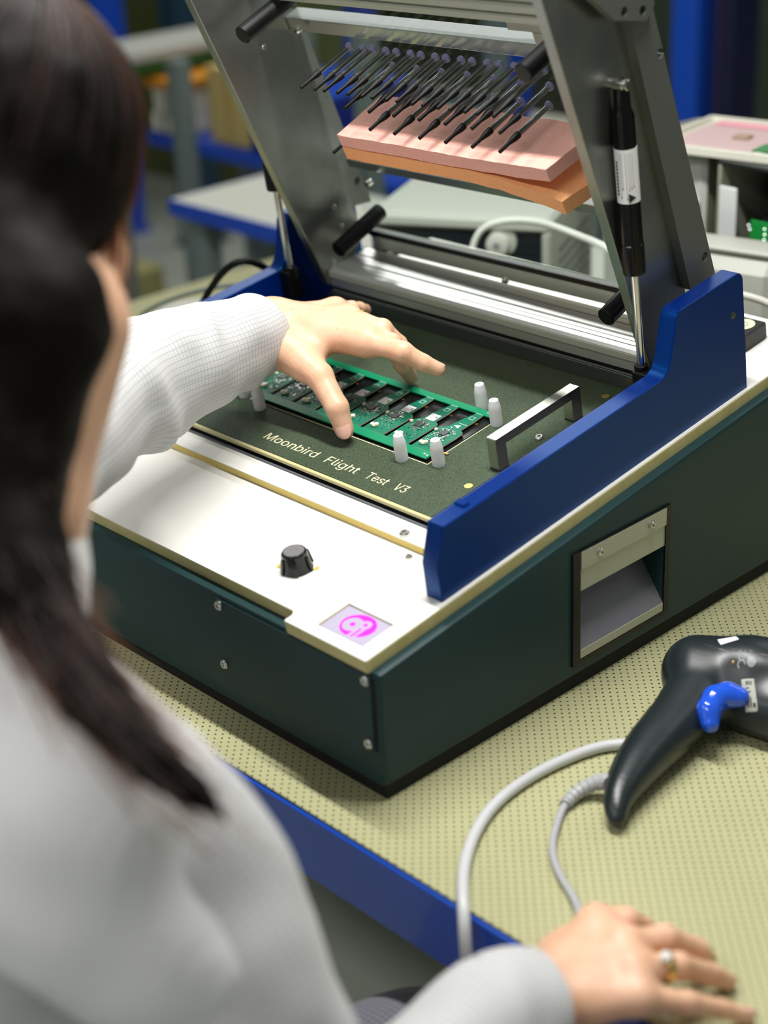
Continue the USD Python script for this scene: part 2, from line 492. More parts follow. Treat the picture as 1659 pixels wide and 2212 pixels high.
# raised white strip in front of the cassette
st = obj('raised_strip', S_(cb(-.575, -.048, .1455, .1715, NT, .0205, .0004)), brass, fx, label='gold laminate edge of the raised white strip')
obj('strip_face', S_(cb(-.575, -.048, .1462, .1715, .0203, .0212, .0003)), white_panel, st)
for x in (-.498, -.1154):
    cap_screw(W(x, .1530, .0212), EN, .0052, .004, st)
obj('front_lip', S_(cb(-.575, -.050, .1715, .1745, NT, .0225, .0005)), mat('slate_grey', (.10, .11, .12), .45), fx)
obj('gold_stop', S_(cb(-.0525, -.0475, .1400, .1500, NT, .046, .0006)), brass, fx)
# cassette: the black plate with its cream rim
obj('cassette_body', S_(cb(-.5230, -.1060, .1795, .52, NT, .0255, .0006)), mat('cassette_dark', (.016, .02, .02), .5), fx)
cs_ = obj('cassette_rim', S_(cb(-.5265, -.1025, .1762, .52, .0250, .0292, .0005)), mat('cream_rim', (.56, .50, .26), .5), fx)
obj('cassette_plate', S_(cb(-.5250, -.1040, .1800, .52, .0285, .0300, .0003)), plate_black, cs_, label='black textured plate under the circuit boards')
# side shelf under the rails
for xa, xb in ((-.1025, -.036), (-.593, -.5265)):
    obj('side_shelf', S_(cb(xa, xb, .1762, .52, NT, .0255, .0005)), mat('shelf_black', (.010, .012, .012), .5), fx)
# engraved title
words = [('Moonbird', -.3735, .0815), ('Flight', -.2770, .0470), ('Test', -.2165, .0290), ('V3', -.1755, .0155)]
tparts = []
for wd, x, wid in words:
    t = meshkit.text_mesh(wd, .0118, .0002)
    w0 = t.bounds[1][0] - t.bounds[0][0]
    t.apply_translation([-t.bounds[0][0], 0, 0])
    t.vertices[:, 0] *= wid / w0
    t.apply_translation([x, .1965, .0300])
    tparts.append(t)
obj('engraved_title', S_(cat_(tparts)), engrave, cs_, smooth=False, label='engraved words on the black plate')
for x, s in ((-.1129, .2400), (-.1119, .4473), (-.516, .2400), (-.516, .4473)):
    obj('gold_marker', lathe([(0, 0), (.0043, 0), (.0043, .0005), (0, .0005)], W(x, s, .0299), EN, 20), gold, cs_)
cap_screw(W(-.1135, .3449, .0300), EN, .0046, .0035, cs_)


def plate_handle(x):
    o = sg.box(.2755, .030, .4020, .0655).difference(sg.box(.2895, .0, .3880, .0560)).buffer(-.001).buffer(.001)
    m = X_(bev(o, x - .006, x + .006, .001))
    h = obj('cassette_handle', m, satin, fx)
    for s in (.2825, .395):
        obj('handle_foot', S_(cb(x - .0065, x + .0065, s - .0072, s + .0072, .0298, .0325, .0004)), chip_black, h)


plate_handle(-.1105)
plate_handle(-.5185)


def guide_pin(x, s):
    p = W(x, s, .030)
    h = obj('guide_pin', lathe([(0, 0), (.0066, 0), (.0066, .0185), (.0060, .0225), (.0049, .0285), (.0040, .0290), (.0034, .0290), (.0030, .0282), (0, .0282)], p, EN, 24), white_nylon, fx)
    obj('pin_screw', lathe([(0, 0), (.0026, 0), (.0026, .0006), (.0011, .0006), (.0009, .0001), (0, .0001)], p + EN * .0282, EN, 14), mat('pin_screw_grey', (.55, .55, .55), .4), h)


for x, s in ((-.4670, .2497), (-.4274, .2392), (-.2075, .2425), (-.1674, .2549), (-.2090, .3637), (-.1719, .3454), (-.4470, .3500)):
    guide_pin(x, s)
# test pocket under the boards: shallow dark frame with thin cream outline
obj('pocket_outline', S_(ext(sg.box(-.4560, .2480, -.1770, .3580).difference(sg.box(-.4550, .2490, -.1780, .3570)), .0300, .0303)), engrave, cs_, smooth=False)
obj('pocket_plate', S_(cb(-.4540, -.1790, .2500, .3560, .0299, .0306, .0003)), mat('pocket_black', (.006, .007, .007), .25), cs_)
for k in range(8):
    xk = -.4485 + k * .0362
    for (dx, s) in ((.020, .2735), (.004, .3335)):
        obj('contact_tab', S_(cb(xk + dx - .003, xk + dx + .003, s - .0015, s + .0015, .0306, .0314, .0002)), gold, cs_)

# blue side rails
rail = rounded([(.1002, .0132), (.1002, .0300), (.1018, .0489), (.1155, .0845), (.4260, .0845), (.4430, .1130), (.4545, .1446), (.5615, .1446), (.5585, .0132)], .0035)
rail = sg.Polygon([(.1002, .0132), (.1012, .0489), (.1155, .0850), (.4200, .0850)] +
                  [(.4200 + .0185 * math.sin(a), .1030 - .0180 * math.cos(a)) for a in np.radians([15, 30, 45, 60, 75])] +
                  [(.4480, .1270), (.4505, .1370)] +
                  [(.4605 - .0085 * math.cos(a), .1365 + .0085 * math.sin(a)) for a in np.radians([20, 40, 60, 80])] +
                  [(.5490, .1450)] + [(.5490 + .0115 * math.sin(a), .1335 + .0115 * math.cos(a)) for a in np.radians([20, 40, 60, 80])] + [(.5590, .0132)])
for xa, xb in ((-.0362, -.0160), (-.6130, -.5928)):
    r_ = obj('side_rail', X_(bev(rail, xa, xb, .0008)), blue_anod, fx)
    out = 1 if xa > -.3 else -1
    cap_screw(W(xb if out > 0 else xa, .5412, .1032), EX * out, .0040, .0006, r_, m=mat('hole_grey', (.10, .13, .11), .3, metal=.7))
    obj('rail_nub', S_(cb(xa + .001, xb - .006, .1480, .1560, .0845, .0875, .0010)), blue_anod, r_)
    obj('strut_bracket', S_(cb(*((-.0535, -.0362) if out > 0 else (-.5928, -.5755)), .4230, .4420, .0480, .0850, .001)), black_plastic, r_)

# machine cross bar behind the cassette
top_n = .0770
fb = [(.470, .0300), (.470, .0480), (.474, .0490), (.474, .0530), (.470, .0540), (.470, .0625), (.473, .0632), (.473, .0650), (.4695, .0655), (.4695, .0740), (.4720, .0770)]
for g0, g1, dp in ((.4800, .4815, .0030), (.4880, .4892, .0012), (.4935, .4990, .0016), (.5060, .5070, .0012), (.5150, .5180, .0060), (.5260, .5272, .0012)):
    fb += [(g0, top_n), (g0 + .0002, top_n - dp), (g1 - .0002, top_n - dp), (g1, top_n)]
fb += [(.5350, top_n), (.5350, .0300)]
bar_m = mat('bright_extrusion', (.74, .75, .72), .27, metal=.85)
obj('rear_cross_bar', X_(ext(sg.Polygon(fb), -.5545, -.0745)), bar_m, fx, smooth=False)
obj('cross_bar_front', S_(cb(-.5545, -.0745, .4672, .4700, .0320, .0480, .0004)), alu_dark, fx)
obj('cross_bar_strip', S_(cb(-.5545, -.0745, .4680, .4697, .0660, .0735, .0004)), alu_paint, fx)
obj('slot_insert', S_(cb(-.5545, -.0745, .4712, .4738, .0485, .0535, .0004)), black_plastic, fx)
obj('cable_trough', S_(cb(-.574, -.055, .536, .60, .0135, .0280, .001)), mat('trough_black', (.004, .005, .005), .6), fx)

# ------------------------------------------------------------------ lid
rp = sg.Polygon([(.4660, .0560), (.4620, .0750), (.3585, .4700), (.3450, .5230), (.4430, .5230), (.4655, .4170), (.5240, .1412), (.5300, .1000), (.5000, .0560)])
lp = sg.Polygon([(.4660, .0560), (.4600, .0750), (.3536, .4330), (.3260, .5230), (.4430, .5230), (.4655, .4170), (.5240, .1412), (.5300, .1000), (.5000, .0560)])
for poly, xa, xb in ((rp, -.0740, -.0620), (lp, -.5670, -.5550)):
    q = obj('lid_side_plate', X_(bev(poly, xa, xb, .0007)), alu, fx)
    inner = xb if xa < -.3 else xa
    cap_screw(W(inner, .4369, .3573), EX * (1 if xa < -.3 else -1), .0035, .003, q)
    for (s, n) in ((.4960, .1450), (.5020, .1180), (.5060, .0950), (.4790, .0800)):
        cap_screw(W(inner, s, n), EX * (1 if xa < -.3 else -1), .0035, .0015, q)
hp = sg.Polygon([(.4610, .4130), (.5190, .1412), (.5212, .1320), (.5640, .1250), (.5010, .3900), (.4790, .4800), (.4700, .5230), (.4390, .5230)])
hp = hp.difference(sg.Point(.4992, .3796).buffer(.0048)).difference(sg.Point(.5469, .1575).buffer(.0048)).difference(sg.Point(.523, .27).buffer(.001))
for xa, xb in ((-.0630, -.0515), (-.5775, -.5660)):
    obj('hinge_plate', X_(ext(hp, xa, xb)), mat('grey_blasted_plate', (.21, .22, .20), .42, metal=.7), fx, label='drilled grey plate behind the lid side')
bp = sg.Polygon([(.386, .473), (.4300, .4305), (.4720, .4180), (.4850, .4285), (.4790, .523), (.380, .523)]).difference(sg.Point(.4430, .4346).buffer(.0045)).difference(sg.Point(.4683, .4284).buffer(.0045))
for xa, xb in ((-.0515, -.0430), (-.5860, -.5775)):
    obj('latch_plate', X_(ext(bp, xa, xb)), MATS['grey_blasted_plate'], fx)
# cross bars between the side plates
XA, XB = -.5540, -.0750
obj('lid_cross_bar', L_(cb(XA, XB, .2400, .2560, -.0290, -.0065, .0008)), alu_bright, fx, label='upper white aluminium bar behind the clear plate')
obj('lid_cross_bar', L_(cb(XA, XB, .0545, .0668, -.0320, -.0065, .0008)), alu_bright, fx, label='lower white aluminium bar behind the clear plate')
tb = sg.Polygon([(-.020, .297), (-.020, .335), (.020, .335), (.020, .3215), (.015, .320), (.015, .316), (.020, .3145), (.020, .308), (.016, .307), (.016, .304), (.020, .303), (.020, .297)])
LMX = np.stack([EM, EXL, EL], 1)


def ML_(m):       # polygon in (m,l) extruded along x
    return tf(m, np.stack([EM, EL, EXL], 1), OL)


obj('lid_top_extrusion', ML_(ext(tb, XA, XB)), alu_paint, fx, smooth=False)
obj('lid_end_bracket', L_(cb(-.2010, XB, .2740, .3000, -.018, .0005, .0008)), alu_paint, fx)
obj('lid_end_bracket', L_(cb(-.1700, XB, .2580, .2745, -.014, .0005, .0008)), alu_paint, fx)
be = sg.Polygon([(.0035, -.0310), (.0035, -.0600), (.0000, -.0610), (-.0030, -.0612), (-.0040, -.0612), (-.0040, -.0312)])
le = obj('lid_bottom_bar', ML_(ext(be, XA, XB)), mat('satin_aluminium', (.50, .54, .44), .30, metal=.55), fx, smooth=False)
obj('sealing_strip', L_(cb(XA, XB, -.0375, -.0300, .0034, .0060, .0004)), black_gloss, le)
obj('strip_holder', L_(cb(XA, XB, -.0300, -.0280, .0005, .0060, .0004)), alu_bright, le)
for x in (-.3376, -.5300):
    cap_screw(LW(x, -.0610, .0020), EM, .0042, .005, le)
# clear pressure plate with its push rods
ac = obj('clear_plate', L_(cb(XA, XB, -.0308, .2960, -.0060, .0, .0006)), pane, fx)
for x, l in ((-.5239, .2494), (-.5137, .0456)):
    cap_screw(LW(x, l, .0), EM, .0042, .0075, ac)
for x, l in ((-.5180, .0020), (-.5150, .2900), (-.1120, .0000), (-.1120, .2860)):
    obj('corner_post', cyl(LW(x, l, .0), LW(x, l, .0790), .0100, seg=28, b=.0012), black_plastic, fx)
rods = [(x, .2335) for x in (-.4492, -.4273, -.4127, -.3914, -.3755, -.3540, -.3386, -.3177, -.3021, -.2804, -.2650, -.2440, -.2278, -.2074, -.1910, -.1694)]
rods += [(-.3895 + k * .0368, .2152) for k in range(7)]
rods += [(-.3630 + k * .0370, .1925) for k in range(6)]
rods += [(-.4420, .1520)]
for x, l in rods:
    l = l + (.0002 if l > .2 else 0)
    p = LW(x, l, 0)
    r_ = obj('push_rod', lathe([(0, .0055), (.0028, .0055), (.0028, .0540), (0, .0540)], p, EM, 14), rod_metal, fx)
    obj('rod_collar', lathe([(0, 0), (.0047, 0), (.0047, .0028), (.0034, .0034), (.0029, .0048), (.0029, .0062), (0, .0062)], p, EM, 14), lavender, r_)
    obj('rod_tip', lathe([(0, .0505), (.0037, .0505), (.0037, .0560), (.0020, .0665), (.0020, .0800), (0, .0800)], p, EM, 14), black_rubber, r_)
# gas struts
for x0, sgn in ((-.0482, 1), (-.5808, -1)):
    a, b = W(x0, .4324, .0870), W(x0 - .002 * sgn, .4385, .3700)
    u = (b - a) / np.linalg.norm(b - a)
    L = np.linalg.norm(b - a)
    g = obj('gas_strut', lathe([(0, L * .355), (.0108, L * .355), (.0112, L * .365), (.0112, L * .46), (.0106, L * .463), (.0106, L * .90), (.0080, L * .925), (.0075, L * .99), (0, L * .995)], a, u, 28), black_gloss, fx)
    obj('strut_rod', cyl(a - u * .004, a + u * L * .36, .0038), chrome, g)
    obj('strut_foot', cyl(a - u * .014, a + u * .003, .0070), black_plastic, g)
    obj('strut_pin', cyl(b + EX * .009 * sgn, b - EX * .0135 * sgn, .0048), chrome, g)
    obj('strut_head', lathe([(0, -.007), (.0062, -.0055), (.0072, 0), (.0062, .0055), (0, .007)], b, EX, 18), chrome, g)
    if sgn > 0:
        lab = lathe([(.01062, L * .612), (.01085, L * .612), (.01085, L * .795), (.01062, L * .795)], a, u, 32)
        lb = obj('strut_label', lab, label_white, g, label='white warning label round the strut')
        e1 = frame_of(u)
        vd = EYE - [0, 0, TZ] - a
        vd = vd - u * (vd @ u)
        vd /= np.linalg.norm(vd)
        wd = np.cross(u, vd)
        rr = .01095
        for k, (t0, h0, h1, wdt) in enumerate(((-.95, .64, .76, .0011), (-.62, .63, .785, .0004), (-.45, .66, .785, .0004), (-.10, .625, .785, .0003), (.12, .655, .78, .0003), (.32, .66, .785, .0003), (.52, .665, .78, .0003))):
            d = math.cos(t0) * vd + math.sin(t0) * wd
            tt = -math.sin(t0) * vd + math.cos(t0) * wd
            for q0 in np.arange(h0, h1, .012):
                q1 = min(q0 + .009, h1)
                obj('print_line', hull([a + u * L * hh + d * (rr - .0003 + dd) + tt * s_ for hh in (q0, q1) for s_ in (-wdt, wdt) for dd in (0, .0004)]), ink_black, lb) if k == 0 or q0 == h0 else None
                if k and q0 == h0:
                    break
            if k:
                obj('print_line', hull([a + u * L * hh + d * (rr - .0003 + dd) + tt * s_ for hh in (h0, h1) for s_ in (-wdt * .6, wdt * .6) for dd in (0, .0003)]), mat('grey_print', (.25, .25, .27), .6), lb)
        d, tt = math.cos(.3) * vd + math.sin(.3) * wd, -math.sin(.3) * vd + math.cos(.3) * wd
        tri = [(.0035, .632), (-.0032, .616), (-.0032, .648)]
        obj('warning_mark', hull([a + u * L * hh + d * (rr + .0001 + dd) + tt * s_ for s_, hh in tri for dd in (-.0009, .0002)]), ink_black, lb)
# small spirit level on the back of the panel
lv = obj('spirit_level', S_(cb(-.098, -.062, .6200, .6620, NT, .0330, .002)), black_plastic, fx)
obj('level_glass', lathe([(0, 0), (.0125, 0), (.0125, .0006), (0, .0006)], W(-.080, .644, .0330), EN, 24), mat('level_yellow', (.75, .80, .45), .15), lv)
obj('level_ring', lathe([(.0045, 0), (.0052, 0), (.0052, .0003), (.0045, .0003), (.0045, 0)], W(-.080, .644, .0336), EN, 24), ink_black, lv)
obj('level_glass', lathe([(0, 0), (.0070, 0), (.0070, .0006), (0, .0006)], W(-.086, .6200, .0230), -ES, 20), mat('level_white', (.8, .82, .8), .15), lv)

# ------------------------------------------------------------------ implicit surfaces
class Field:
    def __init__(s, lo, hi, h):
        s.lo, s.h = np.array(lo, float), h
        s.n = np.ceil((np.array(hi) - s.lo) / h).astype(int) + 1
        s.F = np.full(s.n, .05, np.float32)

    def add(s, fn, lo, hi, k=0.0, sub=False):
        i0 = np.maximum(np.floor((np.array(lo) - k - .03 - s.lo) / s.h).astype(int), 0)
        i1 = np.minimum(np.ceil((np.array(hi) + k + .03 - s.lo) / s.h).astype(int) + 1, s.n)
        if np.any(i1 <= i0):
            return
        g = [s.lo[a] + s.h * np.arange(i0[a], i1[a]) for a in range(3)]
        P = np.stack(np.meshgrid(*g, indexing='ij'), -1)
        d = np.minimum(fn(P), .05).astype(np.float32)
        sl = tuple(slice(a, b) for a, b in zip(i0, i1))
        F = s.F[sl]
        if sub:
            d = -d
            if k > 0:
                hh = np.clip(.5 - .5 * (F - d) / k, 0, 1)
                s.F[sl] = F + (d - F) * hh + k * hh * (1 - hh)
            else:
                s.F[sl] = np.maximum(F, d)
            return
        if k > 0:
            hh = np.clip(.5 + .5 * (F - d) / k, 0, 1)
            both = np.clip((.042 - np.maximum(F, d)) / .012, 0, 1)      # far from either shape: no blending
            s.F[sl] = np.minimum(F, d) * (1 - both) + (F * (1 - hh) + d * hh - k * hh * (1 - hh)) * both
        else:
            s.F[sl] = np.minimum(F, d)

    def cap(s, a, b, r0, r1=None, k=0.0, flat=None):
        """tapered capsule; flat = (axis, factor) squashes it along a direction"""
        a, b = np.array(a, float), np.array(b, float)
        r1 = r0 if r1 is None else r1
        ab = b - a
        L2 = ab @ ab + 1e-12

        def fn(P):
            q = P - a
            t = np.clip(q @ ab / L2, 0, 1)
            e = q - t[..., None] * ab
            if flat is not None:
                ax = np.array(flat[0], float)
                ax /= np.linalg.norm(ax)
                e = e + (e @ ax)[..., None] * ax * (1 / flat[1] - 1)
            return np.linalg.norm(e, axis=-1) - (r0 + (r1 - r0) * t)
        R_ = max(r0, r1) * (1 if flat is None else max(1, flat[1]))
        s.add(fn, np.minimum(a, b) - R_, np.maximum(a, b) + R_, k)

    def ell(s, c, r, k=0.0, A=None, sub=False):
        c, r = np.array(c, float), np.array(r, float)
        A = np.eye(3) if A is None else np.array(A, float)   # columns: axes

        def fn(P):
            q = (P - c) @ A / r
            k0 = np.linalg.norm(q, axis=-1)
            k1 = np.linalg.norm(q / r, axis=-1)
            return k0 * (k0 - 1) / np.maximum(k1, 1e-9)
        R_ = np.sqrt(((A * r) ** 2).sum(1))
        s.add(fn, c - R_, c + R_, k, sub)

    def mesh(s, taubin=4):
        F = s.F
        n = np.array(F.shape)
        sg_ = F < 0
        cells = np.zeros(n - 1, bool)
        c0 = None
        corners = [(i, j, k) for i in (0, 1) for j in (0, 1) for k in (0, 1)]
        view = lambda c: tuple(slice(c[a], n[a] - 1 + c[a]) for a in range(3))
        cnt = sum(sg_[view(c)].astype(np.int8) for c in corners)
        cells = (cnt > 0) & (cnt < 8)
        idx = np.full(n - 1, -1, np.int64)
        I = np.argwhere(cells)
        idx[cells] = np.arange(len(I))
        pos, w = np.zeros((len(I), 3)), np.zeros(len(I))
        for c in corners:
            for a in range(3):
                if c[a] == 0:
                    d = list(c)
                    d[a] = 1
                    fa = F[tuple((I + c).T)].astype(float)
                    fb = F[tuple((I + d).T)].astype(float)
                    m = (fa < 0) != (fb < 0)
                    t = np.where(m, fa / np.where(m, fa - fb, 1), 0)
                    q = np.array(c, float) + t[:, None] * (np.array(d) - np.array(c))
                    pos += q * m[:, None]
                    w += m
        V = s.lo + s.h * (I + pos / w[:, None])
        faces = []
        for a in range(3):
            b, c = (a + 1) % 3, (a + 2) % 3
            sl0 = [slice(1, n[x] - 1) for x in range(3)]
            sl0[a] = slice(0, n[a] - 1)
            sl1 = list(sl0)
            sl1[a] = slice(1, n[a])
            A_, B_ = sg_[tuple(sl0)], sg_[tuple(sl1)]
            off = np.array([1, 1, 1])
            off[a] = 0
            for flip in (0, 1):
                E = np.argwhere((A_ & ~B_) if not flip else (~A_ & B_)) + off
                if not len(E):
                    continue
                q = []
                for db, dc in ((-1, -1), (0, -1), (0, 0), (-1, 0)):
                    e = E.copy()
                    e[:, b] += db
                    e[:, c] += dc
                    q.append(idx[tuple(e.T)])
                q = np.stack(q if not flip else q[::-1], 1)
                faces.append(q)
        Q = np.vstack(faces)
        f = np.vstack([Q[:, [0, 1, 2]], Q[:, [0, 2, 3]]])
        m = trimesh.Trimesh(V, f, process=False)
        if taubin:
            from scipy.sparse import coo_matrix, diags
            e = m.edges_unique
            nv = len(V)
            A_ = coo_matrix((np.ones(2 * len(e)), (np.r_[e[:, 0], e[:, 1]], np.r_[e[:, 1], e[:, 0]])), shape=(nv, nv)).tocsr()
            L_ap = diags(1 / np.maximum(np.asarray(A_.sum(1)).ravel(), 1)) @ A_
            v = V.copy()
            for _ in range(taubin):
                v = v + .5 * (L_ap @ v - v)
                v = v - .52 * (L_ap @ v - v)
            m.vertices = v
        return m


# ------------------------------------------------------------------ circuit boards on the tester
NB = .0345
DX, DS = -.0160, .0115      # where the panel lies on the plate


def P_(m):
    m = m.copy()
    m.apply_translation([DX, DS, 0])
    return S_(m)


pb = thing('circuit_board', 'panel of eight green circuit boards between two long green rails on the black plate', 'circuit board', W(-.306, .295, .0300))
obj('rail', P_(cb(-.4440, -.1655, .2395, .2520, NB - .0016, NB, .0003)), pcb_rail, pb)
obj('rail', P_(cb(-.4440, -.1655, .3352, .3450, NB - .0016, NB, .0003)), pcb_rail, pb)
for x in (-.4400, -.1690):
    for s in (.2450, .3400):
        obj('support_stud', cyl(W(x + DX, s + DS, .0300), W(x + DX, s + DS, NB - .0012), .0022, seg=10), chip_black, pb)
for x, s in ((-.1735, .2462), (-.1690, .2452), (-.1745, .3415), (-.1690, .3405), (-.438, .2455), (-.438, .3410)):
    obj('rail_pad', P_(cyl((x, s, NB - .0001), (x, s, NB + .0002), .0013, seg=10)), solder, pb)
outline = sg.Polygon([(-.0155, .2520), (-.0165, .2905), (-.0150, .2945), (-.0110, .2985), (-.0093, .3010), (-.0065, .3180), (-.0020, .3352), (.0072, .3352), (.0083, .3180), (.0080, .3000), (.0120, .2985), (.0148, .2960), (.0155, .2850), (.0145, .2520)])
vias = unary_union([sg.Point(.0003, .3297).buffer(.0011), sg.Point(-.013, .2800).buffer(.0008)])
outline = outline.difference(vias)
silk = mat('silk_screen', (.62, .68, .62), .5)
comp_a, comp_b, comp_c = solder, chip_black, mat('tan_component', (.34, .24, .17), .5)
for k in range(8):
    xk = -.4362 + k * .0362
    r_ = np.random.default_rng(k)
    bd = obj('board', P_(tf(ext(outline, NB - .0016, NB - .0003), np.eye(3), (xk, 0, 0))), pcb_edge, pb)
    obj('board_face', P_(tf(ext(outline.buffer(-.0002), NB - .0003, NB), np.eye(3), (xk, 0, 0))), pcb_green, bd)
    obj('chip', P_(cb(xk - .0062, xk + .0024, .2820, .2910, NB, NB + .0011, .0002)), chip_black, bd)
    cx, cs = xk - .0062, .2606
    obj('battery_connector', P_(cat_([cyl((cx + dx, cs + ds, NB), (cx + dx, cs + ds, NB + h), r0, seg=14) for dx, ds, r0, h in ((-.0022, -.0008, .0026, .0034), (.0020, .0010, .0026, .0034), (0, 0, .0032, .0024))])), ivory, bd)
    obj('small_connector', P_(cb(xk - .0152, xk - .0118, .2850, .2886, NB, NB + .0028, .0006)), ivory, bd)
    A_, B_, C_ = [], [], []
    for i in range(150):
        ang, rad = r_.uniform(0, 2 * math.pi), r_.uniform(.0058, .0135)
        x, s = xk - .0019 + rad * math.cos(ang), .2860 + rad * .9 * math.sin(ang)
        if i > 112:
            x, s = xk + r_.uniform(-.013, .011), r_.uniform(.2580, .2760)
        if not outline.buffer(-.0012).contains(sg.Point(x - xk, s)) or abs(s - cs) < .0045 and abs(x - cx) < .0055 or (s > .2835 and x < xk - .0105):
            continue
        w, d = (.0006, .0003) if r_.random() < .5 else (.0003, .0006)
        if r_.random() < .35:
            w, d = w * 1.6, d * 1.6
        (A_ if r_.random() < .66 else B_ if r_.random() < .55 else C_).append(cb(x - w, x + w, s - d, s + d, NB, NB + .0006, .0001))
    obj('soldered_component', P_(cat_(A_)), comp_a, bd, kind='stuff', smooth=False)
    obj('dark_component', P_(cat_(B_)), comp_b, bd, kind='stuff', smooth=False)
    obj('tan_component', P_(cat_(C_)), comp_c, bd, kind='stuff', smooth=False)
    bx = sg.box(xk - .0015, .3215, xk + .0048, .3272).difference(sg.box(xk - .0010, .3220, xk + .0043, .3267))
    prints = [ext(bx, NB, NB + .0001), cb(xk - .0026, xk + .0076, .3345, .3350, NB, NB + .0001, .00002)]
    if k < 7:
        lbl = obj('board_label', P_(cb(xk - .0062, xk + .0062, .2990, .3115, NB, NB + .0003, .0001)), label_white, bd)
        obj('label_print', P_(cat_([cb(xk - .0050, xk + .0010 * r_.uniform(-1, 2), .3005 + i * .0022, .3009 + i * .0022, NB + .0003, NB + .00034, .00001) for i in range(5)] + [cb(xk + .0022, xk + .0052, .3045, .3080, NB + .0003, NB + .00034, .00001)])), mat('grey_print', (.25, .25, .27), .6), lbl, kind='stuff', smooth=False)
    else:
        for pts_ in (((-.0050, .3040), (.0020, .3075), (.0030, .3010)), ((-.0060, .3000), (-.0035, .3008), (-.0030, .2980))):
            prints.append(ext(sg.Polygon([(xk + a, b_) for a, b_ in pts_]), NB, NB + .0001))
        prints.append(cb(xk - .0030, xk + .0078, .3098, .3104, NB, NB + .0001, .00002))
    obj('silk_print', P_(cat_(prints)), silk, bd, kind='stuff', smooth=False)

# ------------------------------------------------------------------ foam sheets stuck on the lid's lower rods


def foam(x0, x1, l0, l1, m0, m1, droop, skew, seed):
    nx, nm = 60, 14
    b = trimesh.creation.box([1, 1, 1])
    xs, ms = np.linspace(0, 1, nx), np.linspace(0, 1, nm)
    V, f = [], []
    Lz = 4
    # outer shell as a grid wrapped round the section (l, m)
    ring = [(l, 0) for l in np.linspace(0, 1, Lz)] + [(1, m) for m in ms[1:]] + [(l, 1) for l in np.linspace(1, 0, Lz)[1:]] + [(0, m) for m in ms[::-1][1:-1]]
    for x in xs:
        for l, m in ring:
            X = x0 + x * (x1 + skew * (1 - m) - x0)
            t = max(0, (x - .55) / .45)
            V.append((X, l0 + l * (l1 - l0) - droop * t * t, m0 + m * (m1 - m0)))
    n = len(ring)
    for i in range(nx - 1):
        for j in range(n):
            k = (j + 1) % n
            f += [(i * n + j, (i + 1) * n + k, i * n + k), (i * n + j, (i + 1) * n + j, (i + 1) * n + k)]
    V = np.array(V)
    V[:, 1] += .0016 * (meshkit.noise(V * 60, seed) - .5)
    V[:, 2] += .0016 * (meshkit.noise(V * 70, seed + 1) - .5)
    for side, i0 in ((0, 0), (1, (nx - 1) * n)):
        V = np.vstack([V, V[i0:i0 + n].mean(0)])
        for j in range(n):
            k = (j + 1) % n
            f.append((len(V) - 1, i0 + j, i0 + k) if not side else (len(V) - 1, i0 + k, i0 + j))
    m = trimesh.Trimesh(V, f, process=False)
    m.fix_normals()
    return L_(m)


obj('foam_sheet', foam(-.4275, -.1270, .1605, .1750, .0015, .0766, -.003, .012, 3), pink_foam, label='upper pink foam sheet lying under the push rods of the open lid', cat='foam', group='foam sheets in the open lid')
obj('foam_sheet', foam(-.4270, -.1200, .1440, .1590, .0015, .0766, .018, .020, 8), orange_foam, label='lower salmon foam sheet sagging at its right end beneath the pink one', cat='foam', group='foam sheets in the open lid')

# ------------------------------------------------------------------ barcode scanner lying on the bench
sc_body = mat('scanner_plastic', (.011, .017, .019), .34, spec=.5, bump=(1800, .08, .0002))
sc_grip = mat('scanner_rubber', (.003, .0045, .0045), .5)
Fd = Field((.03, .07, -.02), (.32, .50, .075), .0022)
hp_ = spline([(.1720, .1080, -.0040), (.1640, .1180, .0005), (.1530, .1450, .0050), (.1410, .1900, .0080), (.1330, .2350, .0110), (.1230, .2800, .0160), (.1150, .3050, .0190)], 5)
hr_ = np.interp(np.linspace(0, 6, len(hp_)), range(7), [.0080, .0140, .0190, .0225, .0245, .0270, .0300])
for i in range(len(hp_) - 1):
    Fd.cap(hp_[i], hp_[i + 1], hr_[i], hr_[i + 1], .004)
Fd.cap((.1040, .3140, .0210), (.148, .336, .0220), .0355, .0385, .014)
Fd.cap((.148, .336, .0220), (.245, .385, .0210), .0385, .0385, .010)
Fd.cap((.148, .304, .012), (.190, .318, .012), .0240, .0290, .012)
Fd.add(lambda P: (P[..., 2] - ZB - .0003), (.03, .07, -.02), (.32, .50, ZB), .003, sub=True)
body = Fd.mesh(3)
sc = thing('barcode_scanner', 'dark grey handheld barcode scanner with blue trigger lying on its side', 'barcode scanner', (.14, .25, ZB))
obj('scanner_body', body, sc_body, sc, smooth=True)
A3_ = np.array
sgp = Field((.05, .07, -.02), (.22, .32, .075), .0025)
for i in range(3, 21):
    o_ = A3_((-.0042, .0, -.0030)) * min(1, (i - 2) / 4)
    sgp.cap(hp_[i] + o_, hp_[i + 1] + o_, hr_[i] - .0008, hr_[i + 1] - .0008, .003)
sgp.add(lambda P: (P[..., 2] - ZB - .0008), (.03, .07, -.02), (.32, .50, ZB), .003, sub=True)
obj('grip_back', sgp.mesh(3), sc_grip, sc, smooth=True, label='black rubber back of the handle')
tg = Field((.10, .20, -.01), (.24, .34, .075), .0018)
for a, b, r0, r1 in (((.1630, .2510, .0190), (.1560, .2580, .0265), .0088, .0106), ((.1560, .2580, .0265), (.1530, .2720, .0315), .0106, .0112), ((.1530, .2720, .0315), (.1580, .2840, .0320), .0112, .0108), ((.1580, .2840, .0320), (.1670, .2890, .0310), .0108, .0096)):
    tg.cap(a, b, r0, r1, .006)
obj('trigger', tg.mesh(3), mat('blue_trigger', (.012, .085, .62), .14, coat=.4), sc, smooth=True)


